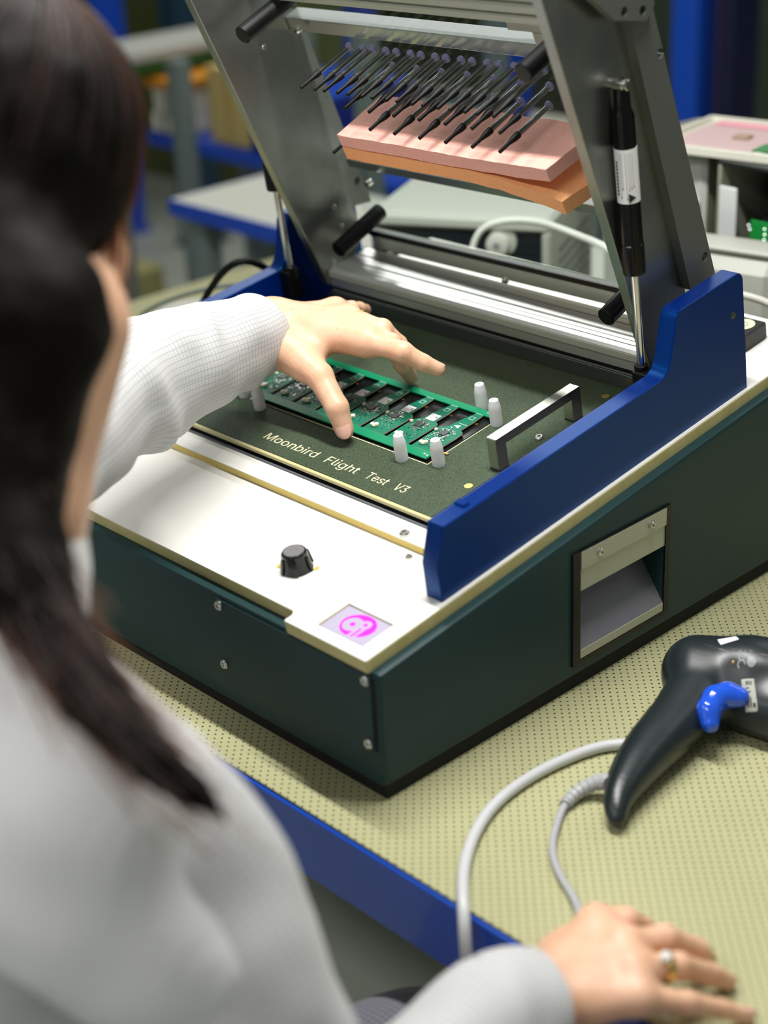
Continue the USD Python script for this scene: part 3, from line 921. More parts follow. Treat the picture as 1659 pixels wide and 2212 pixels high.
def on_body(x, y):
    """top height of the scanner head at (x, y)"""
    i, j = int(round((x - Fd.lo[0]) / Fd.h)), int(round((y - Fd.lo[1]) / Fd.h))
    col = Fd.F[i, j]
    k = np.nonzero(col < 0)[0]
    return Fd.lo[2] + Fd.h * (k[-1] if len(k) else 16)


def decal(poly, lift, thick, step=.0015):
    """thin sheet over the scanner's upper surface following its curve"""
    x0, y0, x1, y1 = poly.bounds
    pts, tri = trimesh.creation.triangulate_polygon(poly.segmentize(step), engine='earcut')
    g = np.array([(x, y) for x in np.arange(x0, x1, step) for y in np.arange(y0, y1, step) if poly.contains(sg.Point(x, y))])
    from scipy.spatial import Delaunay
    bpt = np.array(poly.segmentize(step).exterior.coords)[:-1]
    P2 = np.vstack([bpt, g]) if len(g) else bpt
    D = Delaunay(P2)
    t = [s for s in D.simplices if poly.buffer(1e-5).contains(sg.Point(*P2[s].mean(0)))]
    from scipy.ndimage import map_coordinates
    zs = np.array([on_body(x, y) for x, y in P2])
    # refine by linear root
    for i, (x, y) in enumerate(P2):
        lo_, hi_ = zs[i] - .004, zs[i] + .004
        zz = np.linspace(lo_, hi_, 33)
        c = np.stack([(np.full(33, x) - Fd.lo[0]) / Fd.h, (np.full(33, y) - Fd.lo[1]) / Fd.h, (zz - Fd.lo[2]) / Fd.h])
        v = map_coordinates(Fd.F, c, order=1)
        j = np.nonzero(v < 0)[0]
        zs[i] = zz[j[-1]] if len(j) else zs[i]
    top = np.c_[P2, zs + lift + thick]
    bot = np.c_[P2, zs + lift - .002]
    n = len(P2)
    f = []
    for s in t:
        a, b, c = s
        if np.cross(P2[b] - P2[a], P2[c] - P2[a]) < 0:
            b, c = c, b
        f += [(a, b, c), (n + a, n + c, n + b)]
    nb = len(bpt)
    for i in range(nb):
        j = (i + 1) % nb
        f += [(i, n + j, j), (i, n + i, n + j)]
    m = trimesh.Trimesh(np.vstack([top, bot]), f, process=False)
    m.fix_normals()
    return m


def quad(c, u, L, wd):
    u = np.array(u, float) / np.hypot(*u)
    v = np.array([-u[1], u[0]])
    c = np.array(c)
    return sg.Polygon([c + a * u * L / 2 + b * v * wd / 2 for a, b in ((-1, -1), (1, -1), (1, 1), (-1, 1))])


hu = np.array([.90, .44]) / np.hypot(.90, .44)
RL = np.array([(.1600, .3005), (.1702, .3070), (.1870, .2903), (.1763, .2868)])
obj('rating_label', decal(sg.Polygon(RL).buffer(-.0008).buffer(.0008), 0, .0003), mat('grey_label', (.40, .41, .36), .4), sc, label='grey rating label beside the trigger')


def on_label(u0, u1, v0, v1):
    f_ = lambda u_, v_: (1 - v_) * ((1 - u_) * RL[0] + u_ * RL[1]) + v_ * ((1 - u_) * RL[3] + u_ * RL[2])
    return sg.Polygon([f_(u0, v0), f_(u1, v0), f_(u1, v1), f_(u0, v1)])


for q in [(.32, .44, .08, .20), (.50, .58, .08, .20), (.66, .74, .08, .20), (.25, .5, .30, .34), (.25, .6, .42, .46), (.2, .30, .62, .92), (.36, .42, .62, .92), (.48, .56, .62, .92), (.66, .85, .80, .92)]:
    obj('label_bar', decal(on_label(*q), .0003, .0002), ink_black, sc)
obj('top_label', decal(quad((.1262, .3268), (.58, .81), .0165, .0085).buffer(.0006), 0, .0003), label_white, sc, label='small white label on the scanner head')
emb = mat('grey_emblem', (.22, .25, .25), .4)
obj('round_mark', decal(sg.Point(.1608, .3150).buffer(.0042), 0, .0003), emb, sc)
for c in ((.1520, .3135), (.1542, .3088)):
    a_ = sg.Point(c).buffer(.0036).difference(sg.Point(c).buffer(.0024)).difference(sg.box(c[0], c[1] - .0045, c[0] + .0045, c[1] + .0012))
    obj('conformity_mark', decal(a_.buffer(0), 0, .0003, .0008), emb, sc)
obj('screw_recess', decal(sg.Point(.1455, .3057).buffer(.0034), 0, .0002), ink_black, sc)
obj('brass_insert', decal(sg.Point(.1464, .3068).buffer(.0010), .0002, .0002), gold, sc)
obj('seam_line', decal(sg.LineString([(.1130, .3090), (.1350, .3130), (.1560, .3230), (.1700, .3290), (.1780, .3230)]).buffer(.0005), -.0001, .0003), mat('seam_grey', (.02, .028, .03), .4), sc)
# its cable with a ribbed strain relief
grey_cable = mat('grey_cable', (.40, .41, .42), .4)
white_cable = mat('pale_grey_cable', (.56, .57, .58), .38)
pB = spline([(.1560, .1300, -.0010), (.1290, .1380, -.0060), (.1185, .1160, -.0095), (.1300, .0780, -.0122), (.1500, .0490, -.0122), (.1810, .0240, -.0122), (.2140, .0050, -.0122), (.2520, -.0170, -.0120), (.3000, -.0420, -.0120)], 10)
pB = spline([(.1560, .1250, .0030), (.1280, .1330, -.0020), (.1200, .1130, -.0085), (.1330, .0760, -.0122), (.1515, .0485, -.0122), (.1810, .0240, -.0122), (.2140, .0055, -.0122), (.2400, -.0190, -.0124), (.2620, -.0520, -.0124), (.2800, -.0820, -.0124), (.2850, -.1000, -.0124)], 10)
pB[:, 2] = np.maximum(pB[:, 2], ZB + .0035)
obj('scanner_cable', tube(pB, .0034, 12), grey_cable, sc, smooth=True)
relief = pB[6:20]
rl = [.0072 - .0024 * i / len(relief) + (.0006 if i % 2 else -.0004) for i in range(len(relief))]
rr_path = spline(pB[4:22:2], 6)
rr_r = np.linspace(.0078, .0052, len(rr_path)) + .0005 * np.sign(np.sin(np.arange(len(rr_path)) * 1.05))
obj('strain_relief', tube(rr_path, rr_r, 14), grey_cable, sc, smooth=20)
# thick pale cable running over the bench edge
pA = spline([(.124, .233, -.0105), (.112, .220, -.0105), (.092, .198, -.0105), (.077, .157, -.0105), (.0715, .101, -.0105), (.0785, .051, -.0105), (.108, -.010, -.0105), (.136, -.0445, -.0105), (.1560, -.0640, -.0160), (.1680, -.0745, -.0440), (.1790, -.0780, -.0900), (.1900, -.0790, -.1500), (.205, -.0800, -.300), (.22, -.085, -.55)], 10)
obj('cable', tube(pA, .0053, 14), white_cable, smooth=True, label='thick pale grey cable running over the blue bench edge', cat='cable')

# ------------------------------------------------------------------ the hall behind
FZ = -TZ
blue_far = mat('blue_lacquer', (.008, .060, .46), .35)
grey_post = mat('grey_post_paint', (.15, .19, .18), .45)
white_top = mat('white_bench_top', (.62, .64, .56), .4)
carton_m = mat('tan_carton', (.50, .38, .14), .7)
pale_box = mat('pale_box', (.55, .54, .46), .6)


def box_at(c, size, yaw, b=.003):
    w, d, h = size
    m = cb(-w / 2, w / 2, -d / 2, d / 2, 0, h, b)
    a = math.radians(yaw)
    R_ = np.array([[math.cos(a), -math.sin(a), 0], [math.sin(a), math.cos(a), 0], [0, 0, 1]])
    return tf(m, R_, c)


# second bench with a blue edge
b2 = thing('side_bench', 'white topped bench with a thin blue edge behind the left of the tester', 'bench', (-1.35, 1.32, FZ))
obj('bench_top', cb(-1.88, -.70, 1.170, 1.445, -.030, -.016, .002), white_top, b2)
obj('edge_rail', cb(-1.885, -.695, 1.164, 1.170, -.050, -.017, .001), blue_far, b2)
obj('end_rail', cb(-1.886, -1.880, 1.164, 1.446, -.050, -.017, .001), blue_far, b2)
for x in (-1.83, -.76):
    for y in (1.215, 1.40):
        obj('leg', cb(x - .024, x + .024, y - .022, y + .022, FZ, -.030, .003), grey_post, b2)
obj('back_panel', cb(-1.80, -.78, 1.395, 1.403, -.60, -.065, .001), mat('pale_grey_panel', (.40, .43, .38), .6), b2)

# shelf rack with goods
rk = thing('shelf_rack', 'grey post rack with blue shelves in the blurred background left of the lid', 'rack', (-2.3, 1.85, FZ))
for z in (-.075, -.70):
    obj('shelf', cb(-2.60, -1.66, 1.60, 1.96, z, z + .033, .003), blue_far, rk)
for x in (-2.365, -1.70):
    for y in (1.575, 1.975):
        obj('post', cb(x - .022, x + .022, y - .022, y + .022, FZ, .16 if x < -2 else .30, .003), grey_post, rk)
obj('cross_rail', cb(-2.38, -1.66, 1.962, 1.985, .04, .08, .003), grey_post, rk)
ct = thing('carton', 'tan carton standing on the blue rack shelf right of the grey post', 'carton', (-2.255, 1.70, -.042))
obj('box', cb(-2.330, -2.180, 1.63, 1.78, -.042, .135, .002), carton_m, ct)
obj('lid_flap', cb(-2.333, -2.177, 1.627, 1.705, .1352, .139, .001), carton_m, ct)
obj('packing_tape', cb(-2.265, -2.245, 1.6285, 1.6300, -.03, .13, .0003), mat('tape_tan', (.42, .30, .10), .3), ct)
bn = thing('parts_bin', 'blue parts bin beside the tan carton on the rack shelf', 'bin', (-2.05, 1.75, -.042))
obj('bin_body', cb(-2.170, -1.90, 1.62, 1.90, -.042, .11, .006), mat('deep_blue_plastic', (.006, .02, .20), .4), bn)
obj('bin_rim', cb(-2.176, -1.894, 1.614, 1.906, .10, .112, .003), blue_far, bn)
wb = thing('parcel', 'pale parcel lying on the rack shelf behind the head of the seated person', 'parcel', (-2.49, 1.70, -.042), 'parcels on the rack shelf')
obj('wrapping', cb(-2.560, -2.425, 1.61, 1.80, -.042, .005, .004), pale_box, wb)
obj('strap', cb(-2.50, -2.485, 1.609, 1.801, -.0421, .0058, .0006), grey_post, wb)
wb = thing('parcel', 'pale upright parcel stacked on the lower one beside the grey rack post', 'parcel', (-2.48, 1.70, .0058), 'parcels on the rack shelf')
obj('wrapping', cb(-2.535, -2.425, 1.61, 1.78, .0058, .070, .004), pale_box, wb)
obj('strap', cb(-2.485, -2.470, 1.609, 1.781, .0057, .0708, .0006), grey_post, wb)
ob = thing('orange_tray', 'flat orange tray on top of the upright parcel', 'tray', (-2.5, 1.70, .0708))
obj('tray_body', cb(-2.595, -2.410, 1.60, 1.80, .0708, .094, .005), mat('orange_plastic', (.62, .25, .015), .45), ob)
obj('tray_rim', cb(-2.60, -2.405, 1.595, 1.805, .090, .097, .002), mat('orange_plastic', (.62, .25, .015), .45), ob)

tt = thing('grey_table', 'grey topped table with green underside left of the lid frame', 'table', (-2.59, 1.75, FZ))
obj('table_top', cb(-2.70, -2.50, 1.44, 2.04, .139, .165, .003), mat('grey_table_top', (.40, .41, .37), .45), tt)
obj('green_frame', cb(-2.695, -2.503, 1.45, 2.03, .108, .139, .002), mat('green_frame_paint', (.012, .075, .012), .5), tt)
for x in (-2.67, -2.53):
    for y in (1.47, 2.00):
        obj('leg', cb(x - .02, x + .02, y - .02, y + .02, FZ, .108, .002), grey_post, tt)

for i, (x, y, w, zt, m, lb) in enumerate(((-4.03, 2.50, .06, .9, blue_far, 'blue steel column in the far left background'),
                                        (-3.72, 2.60, .11, .9, mat('teal_column', (.005, .030, .055), .5), 'dark teal column left of the open lid'),
                                        (-1.603, 2.60, .075, .36, mat('bright_blue_locker', (.006, .075, .52), .4), 'bright blue upright cabinet right of the lid'),
                                        (-1.495, 2.62, .040, 1.2, mat('navy_column', (.003, .006, .035), .5), 'navy column at the far right background'))):
    c = thing('hall_column', lb, 'column', (x, y, FZ), 'columns in the hall background')
    obj('shaft', cb(x - w / 2, x + w / 2, y - .06, y + .06, FZ + .02, zt, .006), m, c)
    obj('foot', cb(x - w / 2 - .001, x + w / 2 + .001, y - .08, y + .08, FZ, FZ + .02, .003), m, c)
op = thing('orange_post', 'dim orange post between the blue cabinet and the navy column', 'post', (-1.558, 2.64, FZ))
obj('shaft', cb(-1.562, -1.538, 2.62, 2.66, FZ + .02, .9, .004), mat('orange_paint', (.20, .075, .010), .5), op)
obj('foot', cb(-1.5635, -1.5365, 2.60, 2.68, FZ, FZ + .02, .003), mat('orange_paint', (.20, .075, .010), .5), op)
hs_ = thing('hall_shelf', 'dark framed shelf with a pale green top behind the right lid corner', 'shelf', (-1.8, 2.75, FZ))
obj('shelf_top', cb(-2.05, -1.62, 2.66, 2.95, .345, .372, .003), mat('pale_green_top', (.40, .46, .22), .5), hs_)
obj('under_board', cb(-2.05, -1.62, 2.67, 2.95, .30, .345, .003), mat('dark_under', (.008, .016, .012), .5), hs_)
for x in (-2.03, -1.72):
    obj('leg', cb(x - .02, x + .02, 2.74, 2.78, FZ, .30, .002), grey_post, hs_)
# blue frames seen through the lid's clear plate
fr2 = thing('blue_frame_rack', 'blue steel frame rack seen through the clear plate of the lid', 'rack', (-2.3, 2.3, FZ))
for x, w in ((-2.50, .07), (-1.93, .06)):
    obj('post', cb(x - w / 2, x + w / 2, 2.26, 2.32, FZ, .55, .004), blue_far, fr2)
for z in (-.16, .20):
    obj('beam', cb(-2.56, -1.90, 2.24, 2.27, z, z + .045, .003), blue_far, fr2)
obj('shelf_board', cb(-2.56, -1.90, 2.27, 2.6, -.14, -.12, .003), pale_box, fr2)
gb = thing('green_crate', 'olive green crate on the far floor beyond the left table', 'crate', (-4.6, 3.0, FZ))
obj('crate_body', cb(-5.2, -4.0, 3.1, 3.6, FZ, .25, .01), mat('olive_crate', (.085, .105, .028), .7), gb)
obj('crate_lid', cb(-5.22, -3.98, 3.08, 3.62, .25, .29, .006), mat('olive_crate', (.085, .105, .028), .7), gb)
fb2 = thing('floor_box', 'yellowish carton on the floor beside the left bench leg', 'carton', (-2.9, 1.9, FZ))
obj('box', cb(-3.45, -3.05, 1.62, 1.95, FZ, FZ + .20, .004), mat('straw_carton', (.36, .33, .13), .7), fb2)
obj('lid_flap', cb(-3.455, -3.045, 1.615, 1.80, FZ + .2002, FZ + .206, .001), mat('straw_carton', (.36, .33, .13), .7), fb2)

# ------------------------------------------------------------------ instruments on the bench behind the tester
yaw = 26.9
a_ = math.radians(yaw)
U2, V2 = np.array([math.cos(a_), math.sin(a_), 0]), np.array([-math.sin(a_), math.cos(a_), 0])
P2 = np.array([-.5216, .8167, ZB * (1 - .9176)])          # front right edge
A2 = np.stack([U2, V2, [0, 0, .9176]], 1)
house_m = mat('instrument_grey', (.46, .48, .42), .5)
ins = thing('bench_instrument', 'pale grey bench instrument with dark front panel and round knob behind the lid', 'instrument', (P2[0] - .11, P2[1] + .09, ZB))


def I_(m): return tf(m, A2, P2)


obj('case', I_(cb(-.262, 0, .006, .250, ZB + .008, .268, .006)), house_m, ins)
obj('front_panel', I_(cb(-.256, -.012, -.001, .006, ZB + .02, .250, .002)), mat('instrument_black', (.008, .012, .016), .25), ins)
obj('top_bezel', I_(cb(-.262, 0, -.008, .006, .248, .268, .005)), house_m, ins)
obj('side_bezel', I_(cb(-.012, 0, -.006, .006, ZB + .008, .25, .003)), house_m, ins)
kp = P2 + U2 * -.0719 + V2 * -.001 + np.array([0, 0, .2100])
kb = obj('dial_knob', lathe([(0, 0), (.016, 0), (.017, .004), (.0155, .012), (.012, .014), (0, .014)], kp, -V2, 24), mat('knob_cream', (.62, .62, .54), .3), ins)
obj('knob_collar', lathe([(0, 0), (.019, 0), (.019, .003), (0, .003)], kp + U2 * .006 + [0, 0, .004], -V2, 24), house_m, ins)
obj('knob_dot', lathe([(0, 0), (.005, 0), (.005, .0006), (0, .0006)], kp - V2 * .014, -V2, 16), mat('grey_print', (.25, .25, .27), .6), ins)
for k in range(7):
    obj('panel_line', I_(cb(-.245, -.09, -.0016, -.0008, .10 + k * .019, .1025 + k * .019, .0003)), mat('panel_grey_line', (.05, .06, .07), .4), ins)
for r in range(9):
    for c in range(8):
        y, z = .045 + c * .022, .06 + r * .018
        obj('vent_slot', I_(cb(-.0006, .0006, y, y + .016, z, z + .006, .0003)), mat('vent_dark', (.10, .11, .10), .6), ins)
for x in (-.24, -.03):
    for y in (.03, .22):
        obj('foot', I_(cyl((x, y, ZB), (x, y, ZB + .009), .010, seg=14)), black_rubber, ins)
cw = spline([(-0.5633, 0.6929, 0.1807), (-0.5614, 0.7037, 0.2164), (-0.5545, 0.7168, 0.2477), (-0.5323, 0.7332, 0.2595), (-0.4922, 0.7470, 0.2632), (-0.4414, 0.7384, 0.2652), (-0.3841, 0.7202, 0.2668), (-0.3298, 0.6989, 0.2686), (-.248, .715, .241), (-.170, .757, .226), (-.147, .775, .216), (-.10, .80, .18), (.03, .83, .08), (.15, .86, .0), (.26, .90, -.0105), (.42, .95, -.0105)], 10)
cw[:, 2] = np.maximum(cw[:, 2], ZB + .0045)
obj('white_cable', tube(cw, .0044, 10), mat('ivory_cable', (.70, .71, .64), .4), smooth=True, label='white cable arching in front of the instrument with the round knob', cat='cable')
# second instrument: light grey front, olive side
yb = -6
ab = math.radians(yb)
B0 = np.array([-.3745, .962, 0])
UB, VB = np.array([math.cos(ab), math.sin(ab), 0]), np.array([-math.sin(ab), math.cos(ab), 0])
ab2 = np.stack([UB, VB, [0, 0, 1]], 1)


def B_(m): return tf(m, ab2, B0)


i2 = thing('power_supply', 'light grey instrument with silver socket at the right of the lid hinge plate', 'instrument', B0 + [-.09, .08, ZB])
obj('case', B_(cb(-.185, -.004, .004, .18, ZB + .006, .318, .006)), mat('olive_grey_case', (.20, .20, .14), .5), i2)
obj('front_frame', B_(cb(-.190, 0, -.008, .006, ZB + .006, .322, .010)), mat('light_grey_case', (.50, .52, .47), .45), i2)
kq = B0 + UB * -.022 + VB * -.008 + np.array([0, 0, .252])
sk = obj('socket', lathe([(0, 0), (.017, 0), (.017, .004), (.0135, .005), (.0135, .014), (.010, .016), (0, .016)], kq, -VB, 22), chrome, i2)
obj('socket_pin', cyl(kq - VB * .015, kq - VB * .026, .006), satin, sk)
for k in range(12):
    obj('side_louvre', B_(cb(-.0050, -.0025, .03, .16, .02 + k * .022, .028 + k * .022, .0008)), mat('louvre_dark', (.10, .10, .065), .6), i2)
for x in (-.17, -.02):
    for y in (.02, .16):
        obj('foot', B_(cyl((x, y, ZB), (x, y, ZB + .007), .010, seg=14)), black_rubber, i2)
# open chassis with a small board inside
C0 = np.array([-.334, .924, 0])
yc = -2
ac_ = math.radians(yc)
UC, VC = np.array([math.cos(ac_), math.sin(ac_), 0]), np.array([-math.sin(ac_), math.cos(ac_), 0])
AC = np.stack([UC, VC, [0, 0, 1]], 1)


def C_f(m): return tf(m, AC, C0)


chs = thing('open_chassis', 'open instrument chassis with dark inside and green board at the right edge', 'chassis', C0 + UC * .12 + VC * .1 + [0, 0, ZB])
cm = mat('chassis_grey', (.27, .27, .21), .5)
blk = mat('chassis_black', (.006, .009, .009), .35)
obj('base_pan', C_f(cb(0, .26, 0, .20, .150, .165, .003)), cm, chs)
obj('side_wall', C_f(cb(0, .006, 0, .20, .165, .325, .002)), cm, chs)
obj('side_wall', C_f(cb(.254, .26, 0, .20, .165, .325, .002)), cm, chs)
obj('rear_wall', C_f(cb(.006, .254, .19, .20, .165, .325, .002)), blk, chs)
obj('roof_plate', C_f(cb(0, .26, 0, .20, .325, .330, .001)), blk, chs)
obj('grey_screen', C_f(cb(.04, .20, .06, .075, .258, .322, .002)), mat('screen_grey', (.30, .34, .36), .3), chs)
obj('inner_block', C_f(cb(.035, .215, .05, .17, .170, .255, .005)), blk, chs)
obj('fan_disc', C_f(lathe([(0, 0), (.034, 0), (.034, .008), (0, .008)], (.085, .045, .215), (0, 1, 0), 28)), blk, chs)
obj('white_plate', C_f(cb(.008, .036, -.006, -.002, .222, .300, .003)), mat('white_plate_paint', (.66, .68, .68), .4), chs, label='white upright plate on the chassis front')
gpc = obj('green_board', C_f(cb(.040, .215, .020, .024, .175, .255, .001)), mat('bright_board_green', (.010, .26, .045), .3), chs)
LSH = -.028
led = mat('small_lamp', (.8, .8, .85), .2, emit=((1, .96, 1), 4))
pts_ = [(.092 + .0, .2470), (.0925, .2400), (.0920, .2330), (.0925, .2250), (.0935, .2180), (.0900, .2120), (.0860, .2085), (.0820, .2055), (.0780, .2030), (.0735, .2000), (.0960, .2030), (.0962, .1960), (.0965, .1890), (.1010, .2150), (.067, .2480), (.0690, .2430)]
for x, z in pts_:
    obj('indicator_lamp', C_f(lathe([(0, 0), (.0008, 0), (.0008, .0008), (0, .0012)], (x + LSH, .0195, z), (0, -1, 0), 10)), led, gpc)
obj('stand', C_f(cb(.01, .25, .02, .19, ZB, .150, .003)), mat('pale_stand', (.42, .43, .34), .5), chs, label='pale box that carries the chassis')
# tray with boards on top of the two instruments
tr = thing('slotted_tray', 'off white slotted tray lying across the instruments at the right edge', 'tray', (-.33, 1.02, .330))
TR0 = np.array([-.40, .925, .330])
yt = 8
at_ = math.radians(yt)
AT = np.stack([[math.cos(at_), math.sin(at_), 0], [-math.sin(at_), math.cos(at_), 0], [0, 0, 1]], 1)


def T_(m): return tf(m, AT, TR0)


tray_m = mat('tray_white', (.66, .66, .57), .5)
obj('tray_floor', T_(cb(-.04, .30, 0, .17, 0, .004, .001)), tray_m, tr)
obj('tray_rim', T_(cb(-.042, .302, -.003, .002, 0, .012, .001)), tray_m, tr)
obj('tray_rim', T_(cb(-.042, .302, .168, .173, 0, .012, .001)), tray_m, tr)
obj('tray_rim', T_(cb(-.043, -.038, -.003, .173, 0, .012, .001)), tray_m, tr)
obj('slot_wall', T_(cat_([cb(.115 + k * .006, .117 + k * .006, .03, .165, .004, .010, .0003) for k in range(28)])), tray_m, tr, kind='stuff')
pk = thing('pink_board', 'pink board lying on the off white slotted tray', 'board', TR0 + [.05, .1, .004])
obj('board_sheet', T_(cb(-.028, .095, .030, .150, .0042, .0070, .001)), mat('rose_board', (.50, .36, .36), .5), pk)
obj('board_strip', T_(cb(-.02, .10, .140, .158, .0071, .0100, .001)), mat('rose_strip', (.72, .32, .38), .5), pk)
obj('board_chip', T_(cb(.040, .062, .075, .095, .0071, .0110, .001)), mat('tan_component', (.34, .24, .17), .5), pk)
gk = thing('green_module', 'small green module on the front right of the slotted tray', 'module', TR0 + [.14, .03, .012])
obj('module_board', T_(cb(.105, .190, .004, .042, .0122, .0145, .0005)), mat('module_green', (.02, .18, .04), .4), gk)
obj('module_block', T_(cb(.150, .188, .008, .034, .0146, .030, .002)), mat('knob_cream', (.62, .62, .54), .3), gk)
# pale grey tray-like box low behind the right rail, dark box under it
wl = thing('pale_housing', 'pale rounded housing just behind the right blue rail', 'housing', (-.30, .84, ZB))
obj('housing_body', box_at((-.262, .852, ZB), (.17, .07, .262), 10, .02), mat('pale_housing_grey', (.46, .47, .42), .45), wl)
obj('housing_cap', box_at((-.262, .852, .2462), (.15, .05, .006), 10, .002), mat('pale_housing_grey', (.46, .47, .42), .45), wl)
bx_ = thing('blue_connector_box', 'small dark box with blue end beside the spirit level', 'box', (.02, 1.0, ZB))
obj('box_body', box_at((-.115, .855, ZB), (.16, .05, .06), 8, .004), blk, bx_)
obj('blue_end', box_at((-.150, .822, ZB + .018), (.05, .012, .026), 8, .002), blue_far, bx_)
# pouch and black lead on the bench behind the left rail
pc = thing('grey_pouch', 'pale grey mesh pouch on the bench behind the left blue rail', 'pouch', (-.82, .55, ZB))
pf = Field((-1.02, .36, -.03), (-.64, .74, .27), .008)
pf.cap((-.92, .49, .060), (-.80, .58, .075), .072, .080, .02)
pf.add(lambda P: P[..., 2] - ZB, (-1.02, .36, -.05), (-.64, .74, ZB), .01, sub=True)
obj('pouch_body', pf.mesh(5), mat('mesh_grey', (.55, .56, .50), .7, bump=(300, .6, .003)), pc, smooth=True)
obj('pouch_seam', tube(spline([(-.985, .475, .09), (-.93, .43, .13), (-.86, .45, .165), (-.78, .53, .175)], 8), .003, 8), grey_post, pc, smooth=True)
ld = tube(spline([(-.80, .36, -.010), (-.755, .375, .09), (-.715, .395, .20), (-.672, .385, .262), (-.640, .40, .268), (-.622, .415, .250), (-.610, .43, .18)], 8), .0045, 10)
ld = tube(spline([(-.86, .30, -.0115), (-.795, .34, .06), (-.735, .37, .17), (-.690, .385, .240), (-.660, .40, .262), (-.6465, .425, .250), (-.641, .455, .19)], 8), .0045, 10)
obj('black_lead', ld, black_plastic, smooth=True, label='dark lead arching over beside the left blue rail', cat='cable')

# ------------------------------------------------------------------ the seated person
skin = usdkit.material(stage, '/World/Looks/skin', {
    'g': ('geometry', {}), 'n1': ('noise_texture', dict(scale=38, detail=3)), 'r1': ('rgb_ramp', {'ramp': [(.3, (.68, .39, .25)), (.7, (.77, .47, .32))]}),
    'n2': ('noise_texture', dict(scale=210, detail=1)), 'r2': ('rgb_ramp', {'ramp': [(.66, (1, 1, 1)), (.74, (.80, .62, .48))]}), 'm': ('mix', dict(mix_type='multiply', fac=.4)),
    'n3': ('noise_texture', dict(scale=900, detail=2)), 'b': ('bump', dict(strength=.22, distance=.0006)),
    'p': ('principled_bsdf', dict(roughness=.42, specular_ior_level=.4, subsurface_weight=.12, subsurface_radius=(1, .35, .2), subsurface_scale=.004))},
    [('g.position', 'n1.vector'), ('n1.fac', 'r1.fac'), ('g.position', 'n2.vector'), ('n2.fac', 'r2.fac'), ('r1.color', 'm.color1'), ('r2.color', 'm.color2'), ('m.color', 'p.base_color'),
     ('g.position', 'n3.vector'), ('n3.fac', 'b.height'), ('b.normal', 'p.normal')], surface='p.BSDF')
nail_m = mat('finger_nail', (.72, .42, .33), .22)
A3 = np.array


def hand(J, F_, flat_n, r=1.0):
    """adds the hand's joints to the field F_: palm, four fingers, thumb"""
    g = {k: A3(v, float) for k, v in J.items()}
    for k, rr in (('im', .0135), ('mm', .0135), ('rm', .0128), ('pm', .0115)):
        F_.cap(g['wr'], g[k], .0185 * r, rr * r, .014)
    for a, b in (('im', 'mm'), ('mm', 'rm'), ('rm', 'pm')):
        F_.cap(g[a], g[b], .0125 * r, .0122 * r, .010)
    mid = (g['im'] + g['pm']) / 2
    F_.cap(g['wr'] * .6 + g['im'] * .4, g['im'], .0150 * r, .0125 * r, .012)
    F_.cap(g['wr'], g['tc'], .0190 * r, .0180 * r, .014)
    F_.cap(g['tc'], g['tm'], .0180 * r, .0135 * r, .014)
    F_.cap(g['tc'] * .5 + g['tm'] * .5, g['im'] * .55 + g['wr'] * .45, .0120 * r, .0120 * r, .016)
    F_.cap(g['tm'], g['ti'], .0128 * r, .0112 * r, .005)
    F_.cap(g['ti'], g['tt'], .0113 * r, .0094 * r, .004)
    for f_, s_ in (('i', 1.0), ('m', 1.02), ('r', .96), ('p', .84)):
        a, b, c, d = (g[f_ + 'm'], g[f_ + 'p'], g[f_ + ('dp' if f_ == 'i' else 'd')], g[f_ + 't'])
        F_.cap(a, b, .0116 * s_ * r, .0098 * s_ * r, .006)
        F_.cap(b, b, .0102 * s_ * r, None, .003)
        F_.cap(b, c, .0096 * s_ * r, .0085 * s_ * r, .003)
        F_.cap(c, d, .0086 * s_ * r, .0072 * s_ * r, .003)


LH = dict(wr=(-.4241, .2512, .2731), tc=(-.3736, .2327, .2561), tm=(-0.3258, 0.2297, 0.2425), ti=(-0.2942, 0.2238, 0.2173), tt=(-0.2848, 0.2238, 0.1946),
          im=(-.3064, .2826, .2698), ip=(-.2602, .2881, .2676), idp=(-.2459, .3027, .2546), it=(-.2361, .3148, .2463),
          mm=(-0.3367, 0.2957, 0.2738), mp=(-0.2858, 0.2969, 0.2679), md=(-0.2915, 0.3162, 0.2385), mt=(-0.3097, 0.3449, 0.2115),
          rm=(-0.3623, 0.3048, 0.2762), rp=(-0.3083, 0.3056, 0.2773), rd=(-0.3018, 0.3225, 0.2576), rt=(-0.3170, 0.3452, 0.2267),
          pm=(-0.4049, 0.3254, 0.2722), pp=(-.4041, .3478, .2676), pd=(-.4136, .3687, .2606), pt=(-.4200, .3840, .2540))
RH = dict(wr=(.2986, -.1414, .0220), im=(.2790, -.0471, .0340), ip=(.2919, -.0296, .0360), idp=(.2916, -.0076, .0160), it=(.2814, .0031, -.0050),
          mm=(.3102, -.0560, .0380), mp=(.3236, -.0243, .0340), md=(.3314, .0057, .0100), mt=(.3308, .0203, -.0080),
          rm=(.3302, -.0678, .0360), rp=(.3468, -.0382, .0310), rd=(.3532, -.0065, .0070), rt=(.3569, .0105, -.0083),
          pm=(.3470, -.0835, .0310), pp=(.3676, -.0542, .0200), pd=(.3786, -.0271, .0030), pt=(.3883, -.0090, -.0093),
          tc=(.2720, -.0810, .0160), tm=(.2593, -.0340, .0060), ti=(.2591, -.0031, -.0030), tt=(.2668, .0062, -.0060))
HC = A3((-.0580, -.2640, .5905))
NK1, NK2 = A3((.0010, -.2740, .5060)), A3((.0180, -.3430, .3990))
LS, RS = A3((-.205, -.245, .300)), A3((.172, -.392, .255))
LE, RE = A3((-.356, .020, .294)), A3((.300, -.325, .006))
LW_, RW_ = A3(LH['wr']), A3(RH['wr'])
PELV = A3((.010, -.480, -.205))
side = (RS - LS) / np.linalg.norm(RS - LS)
TOP = (LS + RS) / 2
